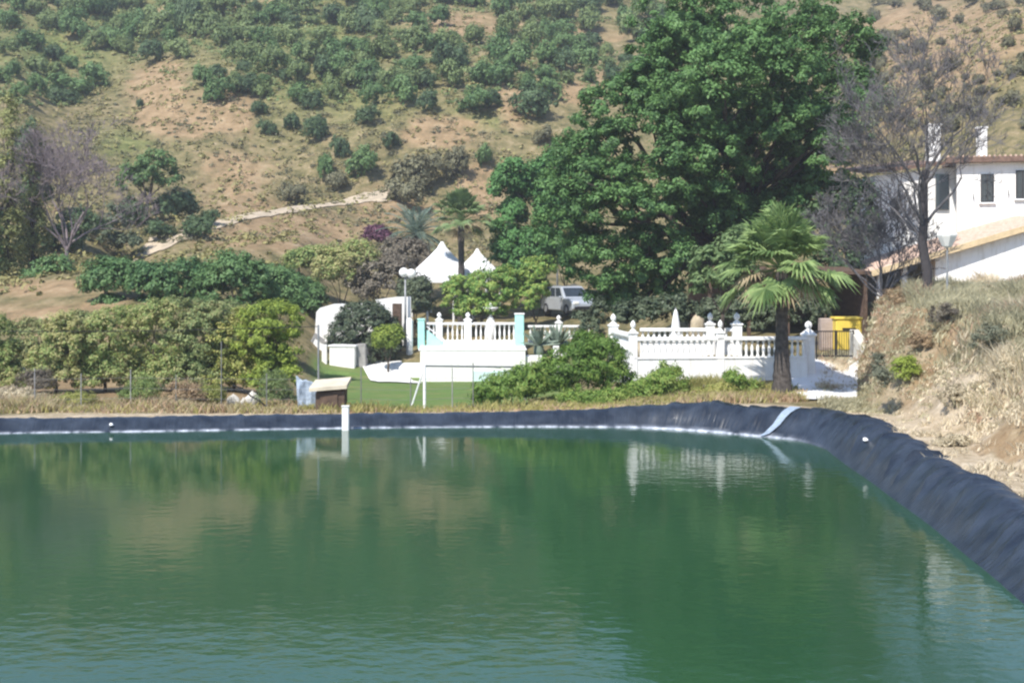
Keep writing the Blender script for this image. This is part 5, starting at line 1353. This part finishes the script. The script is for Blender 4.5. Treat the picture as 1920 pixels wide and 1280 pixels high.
# ------------------------------------------------------------------ gate, ramp, container, shed
mb = MB(); mb.add(*drape(1482, 1606, 39.9, 50, 6, 20, .06, 4)); o = mb.build("ramp_path", M['white_clean'], None); tag(o, kind='structure')
p0 = Vector((*pl(1531, 49), 0)); p1 = Vector((*pl(1600, 49), 0)); zb = ground_z(p0.x, p0.y) + .12
t = thing("garden_gate", "black metal bar gate at the top of the white ramp", "gate", ((p0.x + p1.x) / 2, 49, zb))
mb = MB(); mb.tube([(p0.x, 49, zb + .06), (p1.x, 49, zb + .06)], .03, 6); mb.tube([(p0.x, 49, zb + .92), (p1.x, 49, zb + .92)], .022, 6)
for q in (0, .53, 1): xx = p0.x + (p1.x - p0.x) * q; mb.tube([(xx, 49, zb - .1), (xx, 49, zb + .96)], .03, 6)
mb.build("frame", M['darkmetal'], t); mb = MB()
for i in range(1, 16): xx = p0.x + (p1.x - p0.x) * i / 16; mb.tube([(xx, 49, zb + .06), (xx, 49, zb + .92)], .010, 5)
mb.build("bars", M['darkmetal'], t)
x, y = pl(1592, 52.5); z = ground_z(x, y)
t = thing("yellow_container", "bright yellow container behind the right half of the black gate", "container", (x, y, z))
mb = MB(); mb.box((x, y + .4, z + .62), (.98, .8, 1.15), 0, .04); mb.build("body", M['yellow'], t)
mb = MB(); mb.box((x, y + .4, z + 1.24), (1.06, .88, .10), 0, .03); mb.build("lid", M['yellow'], t)
for s_ in (-.35, .35): mb = MB(); mb.tube([(x + s_ - .04, y + .05, z + .07), (x + s_ + .04, y + .05, z + .07)], .07, 10); mb.build("wheel", M['carblack'], t)
mb = MB(); mb.box((x, y - .012, z + .85), (.5, .02, .08), 0, .005); mb.build("handle", M['carblack'], t)
x, y = pl(1552, 53); z = ground_z(x, y)
t = thing("beige_cabinet", "dull beige cabinet left of the yellow container behind the gate", "cabinet", (x, y, z))
mb = MB(); mb.box((x, y + .3, z + .62), (.5, .5, 1.2), 0, .02); mb.build("carcass", M['beigebox'], t)
mb = MB(); mb.box((x, y + .042, z + .6), (.42, .02, 1.0), 0, .005); mb.build("door", M['beigebox'], t)
# low white wall end right of the gate
x, y = pl(1613, 48.5)
slab("low_wall", "chalky white wall end between the gate and the dry bank", "wall", [(x - .13, y - 3, 0), (x + .13, y - 3, 0), (x + .2, y + 1, 0), (x - .13, y + 1, 0)], [1.6, 1.6, 2.75, 2.75], M['concrete'], .6)

# ------------------------------------------------------------------ white house on the right
t = thing("white_house", "white two storey house with tiled lean-to roof behind the dead tree", "house", (*pl(1850, 66), 4.0))
du = 66.0
def HP(px, py, d=du): return P(px, py, d)
# upper storey: long wall turned slightly towards the pond
xl, xr = pl(1794, 66)[0], pl(1794, 66)[0] + 8.5
zt = P(1850, 306, 66).z; zb = 3.5
mb = MB()
A_ = (xl, 66.0); B_ = (xr, 63.6); dx = Vector((B_[0] - A_[0], B_[1] - A_[1], 0)).normalized(); nx_ = Vector((-dx.y, dx.x, 0))
def hpt(s_, back, z): q = Vector((A_[0], A_[1], 0)) + dx * s_ + nx_ * back; return Vector((q.x, q.y, z))
LU = 8.8
mb.hexa([hpt(0, 0, zb), hpt(LU, 0, zb), hpt(LU, 7, zb), hpt(0, 7, zb)], [hpt(0, 0, zt), hpt(LU, 0, zt), hpt(LU, 7, zt), hpt(0, 7, zt)]); mb.build("upper_wall", M['white'], t)
# recessed left wing
mb = MB(); wl = pl(1640, 67.5)[0]
mb.hexa([(wl, 67.5, zb - .5), (xl + .5, 67.5, zb - .5), (xl + .5, 73, zb - .5), (wl, 73, zb - .5)], [(wl, 67.5, zt - .5), (xl + .5, 67.5, zt - .05), (xl + .5, 73, zt - .05), (wl, 73, zt - .5)]); mb.build("wing_wall", M['white'], t)
# roof with dark eave
mb = MB(); e0 = zt + .003
mb.hexa([hpt(-.5, -.45, e0), hpt(LU + .4, -.45, e0), hpt(LU + .4, 7.4, e0 + .12), hpt(-.5, 7.4, e0 + .12)], [hpt(-.5, -.45, e0 + .26), hpt(LU + .4, -.45, e0 + .26), hpt(LU + .4, 7.4, e0 + .42), hpt(-.5, 7.4, e0 + .42)])
rf = mb.build("roof", M['brick'], t)
mb = MB()
for i in range(40):
    p = hpt(-.4 + i * .23, -.46, e0 + .28); q = p + nx_ * 7.6 + Vector((0, 0, .15)); mb.tube([p, q], [.06, .06], 6)
mb.build("roof_tiles", M['tile'], rf)
mb = MB(); mb.hexa([(wl - .3, 67.1, zt - .42), (xl - .2, 67.1, zt - .0), (xl - .2, 73, zt + .5), (wl - .3, 73, zt + .1)], [(wl - .3, 67.1, zt - .26), (xl - .2, 67.1, zt + .16), (xl - .2, 73, zt + .66), (wl - .3, 73, zt + .26)]); mb.build("wing_roof", M['brick'], t)
for (s_, bk, h_, w_) in ((1.25, 3.0, 1.55, .42), (-1.0, 4.5, 1.9, .62)):
    c_ = hpt(s_, bk, zt + .3); mb = MB(); mb.box((c_.x, c_.y, c_.z + h_ / 2), (w_, w_, h_), 0, .02); mb.box((c_.x, c_.y, c_.z + h_ + .05), (w_ * 1.2, w_ * 1.2, .1), 0, .02); mb.build("chimney", M['white'], rf)
# windows with frames, sills, grilles and small wall brackets
rzw = math.atan2(dx.y, dx.x)
for (px, py) in ((1851, 353), (1917, 346), (1986, 338)):
    k = ((px - 960) / F); s_ = (k * A_[1] - A_[0]) / (dx.x - k * dx.y); c_ = hpt(s_, 0, 0); c_.z = P(px, py, c_.y).z
    mb = MB()
    for (ox, oz, sx, sz) in ((-.26, 0, .06, 1.32), (.26, 0, .06, 1.32), (0, .63, .46, .06), (0, -.63, .46, .06), (0, 0, .04, 1.2)):
        q = c_ + dx * ox - nx_ * .03; mb.box((q.x, q.y, q.z + oz), (sx, .07, sz), rzw, 0)
    w = mb.build("window", M['darkmetal'], t)
    mb = MB(); q = c_ - nx_ * .012; mb.box(tuple(q), (.48, .02, 1.24), rzw, 0); mb.build("pane", M['glass'], w)
    mb = MB(); q = c_ - nx_ * .07 - Vector((0, 0, .70)); mb.box(tuple(q), (.74, .16, .07), rzw, .01); mb.build("sill", M['white_clean'], w)
    mb = MB()
    for i in range(6): q = c_ + dx * (-.20 + .08 * i) - nx_ * .085; mb.tube([q - Vector((0, 0, .62)), q + Vector((0, 0, .62))], .009, 4)
    mb.build("grille", M['wire'], w)
    mb = MB(); q = c_ - dx * .62 - nx_ * .16 - Vector((0, 0, .45)); mb.tube([q + nx_ * .16, q, q + Vector((0, 0, .16)), q + nx_ * .1 + Vector((0, 0, .22))], .022, 6); mb.build("wall_bracket", M['wire'], t)
# dark doorway near the corner, with shade screen
c_ = hpt(-.02, 0, 0)
mb = MB(); mb.box((xl - .25, 67.42, P(1785, 360, 67.4).z), (.62, .12, 1.7), 0, .01); w = mb.build("balcony_door", M['glass'], t)
# lean-to: gable wall and tiled roof sloping down to the left, towards the pond
zl = P(1640, 512, 61).z; zr = P(1920, 428, 60).z
xa = pl(1628, 61)[0]; xb_ = pl(1985, 60)[0]
def rake(x): return zl + (zr - zl) * (x - xa) / (pl(1920, 60)[0] - xa)
mb = MB(); xw = pl(1752, 61)[0]
mb.hexa([(xw, 60.85, 2.9), (xb_, 60.25, 2.9), (xb_, 65.5, 2.9), (xw, 65.5, 2.9)], [(xw, 60.85, rake(xw) - .22), (xb_, 60.25, rake(xb_) - .22), (xb_, 65.5, rake(xb_) - .0), (xw, 65.5, rake(xw) - .0)]); mb.build("lower_wall", M['white'], t)
mb = MB(); mb.hexa([(xa, 60.6, rake(xa) - .1), (xb_, 60.0, rake(xb_) - .1), (xb_, 65.9, rake(xb_) + .08), (xa, 66.3, rake(xa) + .08)], [(xa, 60.6, rake(xa) + .04), (xb_, 60.0, rake(xb_) + .04), (xb_, 65.9, rake(xb_) + .23), (xa, 66.3, rake(xa) + .23)])
lr = mb.build("lean_to_roof", M['tile'], t)
mb = MB(); nt = 26
for i in range(nt):
    f = (i + .5) / nt; yy = 60.7 + 5.2 * f; dz_ = .0 + .18 * f
    mb.tube([(xa + (xb_ - xa) * q, yy - .6 * q * (1 - f), rake(xa + (xb_ - xa) * q) + dz_ + .02) for q in (0, .25, .5, .75, 1)], .10, 6)
mb.build("roof_tiles", M['tile'], lr)
mb = MB(); mb.hexa([(xa, 60.50, rake(xa) - .16), (xb_, 59.9, rake(xb_) - .16), (xb_, 60.02, rake(xb_) - .16), (xa, 60.62, rake(xa) - .16)], [(xa, 60.50, rake(xa) + .10), (xb_, 59.9, rake(xb_) + .10), (xb_, 60.02, rake(xb_) + .10), (xa, 60.62, rake(xa) + .10)])
mb.build("verge_edge", M['ochre'], lr)
# porch in shade under the left end: back wall and posts
mb = MB(); mb.hexa([(xa + .3, 65.2, 2.7), (xw, 65.2, 2.7), (xw, 65.5, 2.7), (xa + .3, 65.5, 2.7)], [(xa + .3, 65.2, rake(xa) + .3), (xw, 65.2, rake(xw) + .3), (xw, 65.5, rake(xw) + .3), (xa + .3, 65.5, rake(xa) + .3)]); mb.build("porch_wall", M['greyconc'], t)
for q in (.08, .5): 
    xx = xa + .3 + (xw - xa - .3) * q; mb = MB(); mb.box((xx, 61.1, (2.6 + rake(xx)) / 2 - .05), (.22, .22, rake(xx) - 2.7), 0, .01); mb.build("porch_post", M['white'], t)
mb = MB(); q = P(1757, 500, 61); mb.tube([(q.x + .4, 61.16, q.z), (q.x + .4, 61.05, q.z)], .22, 16); mb.build("wall_vent", M['greymetal'], t)
# dry-stone terrace wall below the house
# ------------------------------------------------------------------ things at the water's edge
x, y = pl(618, 39.9); z = ground_z(x, y)
t = thing("pump_house", "small pump shelter with a tilted concrete slab roof at the far edge of the pond", "shelter", (x, y, z))
mb = MB(); mb.hexa([(x - .40, y, z - .1), (x + .42, y, z - .1), (x + .42, y + .7, z - .1), (x - .40, y + .7, z - .1)], [(x - .40, y, z + .50), (x + .42, y, z + .58), (x + .42, y + .7, z + .70), (x - .40, y + .7, z + .62)]); mb.build("wall", M['wood'], t)
mb = MB(); mb.hexa([(x - .56, y - .18, z + .56), (x + .50, y - .12, z + .64), (x + .52, y + .85, z + .80), (x - .52, y + .85, z + .72)], [(x - .56, y - .18, z + .66), (x + .50, y - .12, z + .74), (x + .52, y + .85, z + .90), (x - .52, y + .85, z + .82)]); mb.build("roof", M['cream'], t)
mb = MB(); mb.box((x - .02, y - .015, z + .22), (.5, .04, .5), 0, .005); mb.build("hatch", M['wood'], t)
p, n_ = liner_pt(*pl(648, 38.1), .3)
x, y = pl(648, 37.6)
t = thing("water_gauge", "white pipe post standing in the water in front of the pump shelter", "post", (x, y, -1.2))
mb = MB(); mb.box((x, y, -.35), (.19, .12, 1.95), 0, .02); mb.build("pipe", M['pvc'], t)
mb = MB(); mb.box((x, y, .645), (.215, .145, .04), 0, .01); mb.build("cap", M['pvc'], t)
for (px, py, s_, lab) in ((1628, 823, .055, "white scrap lying on the liner fold at the right bend"), (208, 797, .05, "white scrap at the water's edge on the far left liner")):
    d_ = 2 * F / (py - HZ + 30) if px > 1000 else 36.4
    best = None
    for i in range(NP_):
        for k in range(3, 12):
            q = lv[k, i]
            if q[1] < 14: continue
            e_ = (960 + q[0] / q[1] * F - px) ** 2 + (HZ + (CH - q[2]) / q[1] * F - py) ** 2
            if best is None or e_ < best[0]: best = (e_, q)
    q = best[1]; rock("litter_scrap", lab, (q[0], q[1] - .04, q[2] + .04), s_, M['white_clean'], 3, (1.3, 1, .8), "litter")
# fence: thin posts and wires
t = thing("wire_fence", "thin wire fence with slender posts along the pond's far bank", "fence", (*pl(300, 40.6), .4))
fp = [(65, 690), (152, 700), (245, 692), (330, 702), (415, 640), (500, 700), (598, 690), (677, 688), (770, 705), (848, 690), (887, 680)]
tops = []
for (px, py) in fp:
    b = on_ground(px, 40.7); tp = P(px, py, 40.7); mb = MB(); mb.tube([b - Vector((0, 0, .1)), Vector((b.x, b.y, tp.z))], .016, 6)
    mb.build("post", M['greyconc'] if px < 300 or px == 848 else M['wire'], t); tops.append((b, tp.z))
mb = MB()
for f in (.3, .6, .92):
    mb.tube([b + Vector((0, 0, .95 * f)) for (b, z_) in tops], .004, 4)
mb.build("wires", M['wire'], t)
# goal frame
x, y = pl(796, 41.8); b = Vector((x, y, ground_z(x, y))); zt = P(796, 684, 41.8).z; xr_ = pl(985, 44)[0]
t = thing("goal_frame", "white metal goal frame with a slanting brace on the lawn before the pool terrace", "goal", b)
mb = MB(); mb.tube([b - Vector((0, 0, .1)), Vector((x, y, zt))], .045, 8); mb.build("post", M['white_clean'], t)
mb = MB(); mb.tube([Vector((x, y, zt - .05)), Vector((x - .42, y + .3, ground_z(x - .4, y + .3)))], .028, 6); mb.build("brace", M['white_clean'], t)
mb = MB(); mb.tube([Vector((x, y, zt - .03)), Vector((xr_, 44, P(985, 688, 44).z))], .03, 6); mb.build("crossbar", M['greymetal'], t)
mb = MB(); mb.tube([Vector((xr_, 44, ground_z(xr_, 44) - .1)), Vector((xr_, 44, P(985, 684, 44).z))], .035, 6); mb.build("post", M['greymetal'], t)
# overhead cable
mb = MB(); a_ = P(-260, 618, 43); c_ = P(597, 612, 43)
mb.tube([a_.lerp(c_, i / 16) - Vector((0, 0, .10 * math.sin(math.pi * i / 16))) for i in range(17)], .012, 5)
b0 = Vector((c_.x, c_.y, ground_z(c_.x, c_.y)))
t = thing("cable_line", "thin dark cable strung across the front orchard at left", "cable", b0)
mb.build("cable", M['hose'], t)
mb = MB(); mb.tube([b0 - Vector((0, 0, .1)), Vector((c_.x, c_.y, c_.z + .05))], .03, 6); mb.build("cable_post", M['greymetal'], t)
# white rocks with a black hose
for (px, py, s_, lab) in ((438, 742, .17, "white rock, left one under the yellow green tree"), (474, 746, .21, "larger white rock right of its neighbour by the pale blue net"), (456, 757, .12, "small white rock in front of the two others")):
    x, y = pl(px, 42); rock("white_rock", lab, (x, y, ground_z(x, y) + s_ * .6), s_, M['rock'], px, (1.1, .8, 1.25))
mb = MB(); mb.tube([P(436, 722, 41.4), P(455, 728, 41.4), P(470, 742, 41.35), P(488, 752, 41.4), P(505, 768, 41.4)], .022, 6)
o = mb.build("hose", M['hose'], None, P(470, 760, 41.4)); tag(o, "black hose draped over the white rocks", "hose")
# pale blue netting hung on the fence
mb = MB(); nx2, nz2 = 22, 16; b = on_ground(577, 41.0)
for j_ in range(nz2 + 1):
    for i_ in range(nx2 + 1):
        f, g = i_ / nx2, j_ / nz2
        wv_ = float(vnoise(np.array([f * 7.0]), np.array([g * 1.6]), 91)[0] - .5)
        hgt_ = 1.15 * (1 - .35 * f - .25 * float(vnoise(np.array([f * 4.0]), np.array([0.5]), 92)[0]))
        mb.v.append((b.x - .34 + .62 * f + .12 * (1 - g) * wv_, b.y + .16 * wv_ + .12 * f, b.z - .03 + hgt_ * g))
mb.f = [(j_ * (nx2 + 1) + i_, j_ * (nx2 + 1) + i_ + 1, (j_ + 1) * (nx2 + 1) + i_ + 1, (j_ + 1) * (nx2 + 1) + i_) for j_ in range(nz2) for i_ in range(nx2)]
o = mb.build("net_sheet", M['net'], None, b, smooth=True); sm = o.modifiers.new("thick", 'SOLIDIFY'); sm.thickness = .004
tag(o, "pale blue crumpled netting hung by the wire fence below the white wall", "netting")
# grey sacks at far left
x, y = pl(38, 47.5); rock("grey_sack", "pale grey sack under the tree at the left edge", (x, y, ground_z(x, y) + .35), .35, M['greyconc'], 12, (.7, .6, 1.1), "sack")
mb = MB(); mb.tube([(*pl(-40, 43), ground_z(*pl(-40, 43)) + .5), (*pl(20, 43), ground_z(*pl(20, 43)) + .42), (*pl(66, 43.5), ground_z(*pl(66, 43.5)) + .38)], .05, 8)
o = mb.build("irrigation_pipe", M['wood'], None, (*pl(0, 43), .6)); tag(o, "dark pipe lying at the far left above the liner", "pipe")

# ------------------------------------------------------------------ grasses
def grass(name, label, pts, hgt, blades, mat, seed, lean=.5, wid_=.018):
    rng = np.random.default_rng(seed); pts = np.array(pts); n = len(pts)
    idx = np.repeat(np.arange(n), blades); T = len(idx)
    h = hgt[idx] * rng.uniform(.5, 1.15, T)
    az = rng.uniform(0, 2 * np.pi, T); ln = rng.uniform(.05, lean, T)
    base = pts[idx] + np.stack([rng.normal(0, .12, T), rng.normal(0, .12, T), np.full(T, -.03)], 1)
    dirv = np.stack([np.cos(az) * ln, np.sin(az) * ln, np.ones(T)], 1)
    sd_ = np.stack([-np.sin(az + 1), np.cos(az + 1), np.zeros(T)], 1) * (wid_ * rng.uniform(.6, 1.5, T))[:, None]
    mid = base + dirv * (h * .55)[:, None]; tip = base + dirv * h[:, None] + np.stack([np.cos(az), np.sin(az), -np.ones(T) * .3], 1) * (h * ln * .5)[:, None]
    v = np.stack([base - sd_, base + sd_, mid + sd_ * .8, tip + sd_ * .15, tip - sd_ * .15, mid - sd_ * .8], 1).reshape(-1, 3)
    f = np.arange(T * 6).reshape(-1, 6)
    o = link_mesh(name, np_mesh(name, v, f), mat); tag(o, label, "grass", kind='stuff'); return o
rng = np.random.default_rng(12)
for k_, (px, d_, lbl, mk, lab) in enumerate([
    (275, 41.2, [(272, 735, 40, 32, 0), (245, 745, 26, 22, 0)], 'leaf_citrus', "olive tinted weed mound on the far bank below the tallest front row tree"),
    (345, 41.2, [(345, 742, 42, 30, 0), (372, 748, 24, 22, 0)], 'leaf_tan', "tan dry weed mound on the far bank, left of the tallest fence post"),
    (395, 41.4, [(395, 745, 28, 24, 0)], 'leaf_limeolive', "small yellow olive weed mound beside the tallest fence post"),
    (518, 41.4, [(512, 735, 32, 42, 0), (535, 745, 22, 26, 0)], 'leaf_hill2', "grey green weed clump right of the white rocks"),
    (140, 41.4, [(140, 752, 46, 16, 0)], 'leaf_limeolive', "low yellowish weeds near the left end of the far bank"),
    (30, 41.6, [(30, 745, 50, 18, 0)], 'leaf_straw', "low straw coloured weeds at the left edge of the far bank"),
    (70, 44.5, [(70, 715, 40, 24, 0)], 'leaf_brown', "brown brush below the leftmost whole front row tree")]):
    b = on_ground(px, d_)
    tree("bank_weed", lab, "weed", b, lobes_px(b, d_, lbl), M[mk], 90, 40, .16, .05, 970 + k_, asp=.22, inner=.3, upbias=.1)
pts = []; hg = []
while len(pts) < 420:
    px = rng.uniform(1185, 1480); d = rng.uniform(42.6, 44.6); x, y = pl(px, d); nn = float(fbm(np.array([x * .9]), np.array([y * .9]), 66)[0])
    if nn < .4: continue
    pts.append((x, y, ground_z(x, y))); hg.append(.15 + 1.1 * (nn - .38))
grass("wall_weeds", "tall olive and straw weeds along the foot of the balustrade wall", pts, np.array(hg), 14, M['grass_olive'], 15, .6, .016)
# right bank
GB = {'straw': ([], []), 'olive': ([], []), 'pink': ([], [])}; tot = 0
while tot < 13000:
    y = 18 + 42 * rng.random() ** 1.15; xb0 = np.interp(y, XB_Y, XB_X); x = xb0 + rng.uniform(-1.3, .42 * y + 4 - xb0)
    s_ = x - xb0
    if s_ < .8 and y < 36 and rng.random() < .86: continue
    if sd_at(x, y) < 1.1: continue
    nn = float(fbm(np.array([x * .45]), np.array([y * .45]), 51)[0]); kk = float(fbm(np.array([x * .22]), np.array([y * .22]), 52)[0]) + rng.normal(0, .05)
    h_ = (.24 + 1.3 * max(0, nn - .33)) * (.45 if s_ < 1.6 else 1.2) * (.55 + .006 * y)
    key = 'straw' if kk < .53 else ('pink' if kk < .575 else 'olive')
    if s_ < 2.2 and y < 36 and rng.random() < .7: key = 'straw'
    GB[key][0].append((x, y, ground_z(x, y))); GB[key][1].append(h_); tot += 1
M['grass_straw'] = mat_leaf('pale_straw_grass', (.42, .36, .25), (.76, .66, .48), .3, .5)
M['grass_pink'] = mat_leaf('rusty_grass', (.28, .17, .11), (.52, .36, .25), .3, .5)
M['grass_sage'] = mat_leaf('sage_grass', (.25, .24, .15), (.50, .46, .30), .3, .5)
grass("straw_grass", "pale straw coloured grass covering the right bank", GB['straw'][0], np.array(GB['straw'][1]), 15, M['grass_straw'], 3, .9, .016)
grass("rusty_grass", "rusty pink dry weeds in patches on the right bank", GB['pink'][0], np.array(GB['pink'][1]), 16, M['grass_pink'], 6, .8, .016)
grass("sage_grass", "grey olive weeds in patches on the right bank", GB['olive'][0], np.array(GB['olive'][1]), 16, M['grass_sage'], 7, .8, .017)
# shoreline strip
pts = []; hg = []; ptg = []; hgg = []
while len(pts) < 2300:
    px = rng.uniform(-60, 1500); d = rng.uniform(39.3, 43.5); x, y = pl(px, d)
    nn = fbm(np.array([x * .5]), np.array([y * .8]), 61)[0]
    if sd_at(x, y) < .9: continue
    if px > 590 and d > 41.0 and px < 1000: continue
    if rng.random() < .4: ptg.append((x, y, ground_z(x, y))); hgg.append(.12 + .5 * max(0, nn - .3))
    pts.append((x, y, ground_z(x, y))); hg.append(.08 + .55 * max(0, nn - .36) * (1.7 if px < 560 else 1.0 if px > 1000 else .35))
grass("shore_grass", "short dry orange straw along the far bank above the liner", pts, np.array(hg), 14, M['grass_dry'], 4, .6, .016)
grass("olive_weeds", "olive green weeds along the far bank above the liner", ptg, np.array(hgg), 14, M['grass_olive'], 5, .5, .018)
rp = random.Random(44); nb_ = 0
BK = [(1860, 640, 70, 60, 'leaf_greysparse', "grey green dry bush high on the right bank near the photo's edge"), (1770, 590, 60, 50, 'leaf_brown', "brown grey bush below the white lantern lamp on the bank"),
      (1680, 560, 56, 40, 'leaf_tan', "tan dry bush at the top left of the bank by the dead tree's foot"), (1800, 760, 70, 40, 'leaf_straw', "pale straw brush low on the right bank, above the dusty path"),
      (1890, 720, 60, 50, 'leaf_straw', "pale straw brush at the right edge of the photo"), (1730, 660, 50, 44, 'leaf_tan', "reddish tan dry bush in the middle of the bank right of the rounded weed"),
      (1850, 560, 60, 40, 'leaf_straw', "straw coloured brush along the top of the bank under the white house"), (1790, 830, 60, 24, 'leaf_straw', "lowest pale straw brush on the bank beside the dusty path")]
for (px, py, w, h, mk, lab) in BK:
    p = hit(px, py + h * .4, 12)
    if p is None: continue
    k = p.y / F
    tree("bank_bush", lab, "bush", p, [(0, 0, h * k * .4, w * k * .5, w * k * .5, h * k * .5), (w * k * .3, .2, h * k * .3, w * k * .35, w * k * .35, h * k * .35), (-w * k * .3, 0, h * k * .25, w * k * .35, w * k * .3, h * k * .3)], M[mk], 60, 34, w * k * .13, .045, nb_ + 900, asp=.22, inner=.4)
    nb_ += 1
pts = []
while len(pts) < 260:
    x = rng.normal(0, .5); y = rng.normal(0, .4); q = on_ground(1700, 37.5); x += q.x; y += q.y; pts.append((x, y, ground_z(x, y)))
b = on_ground(1700, 36.5)
tree("round_weed", "rounded yellow green weed on the dry right bank", "weed", b, lobes_px(b, 36.5, [(1698, 690, 26, 22, 0), (1690, 700, 20, 16, 0)]), M['leaf_lime'], 60, 30, .14, .05, 88, asp=.3)
b = on_ground(1655, 35.5)
tree("green_weed", "dull green weed at the left foot of the dry bank", "weed", b, lobes_px(b, 35.5, [(1648, 690, 14, 30, 0), (1660, 710, 14, 18, 0)]), M['leaf_greysparse'], 50, 26, .14, .05, 89, asp=.3)

# ------------------------------------------------------------------ air
mb = MB(); mb.box((0, 720, 56), (1720, 1700, 122))
m = bpy.data.materials.new('thin_haze'); m.use_nodes = True; N = m.node_tree.nodes; L = m.node_tree.links
N.remove(N["Principled BSDF"]); pv = N.new("ShaderNodeVolumePrincipled"); pv.inputs["Color"].default_value = (.9, .92, .97, 1); pv.inputs["Density"].default_value = .0007; pv.inputs["Anisotropy"].default_value = .2
L.new(pv.outputs[0], N["Material Output"].inputs["Volume"])
o = mb.build("haze", m); tag(o, "thin pale haze in the valley air", "haze", kind='stuff')
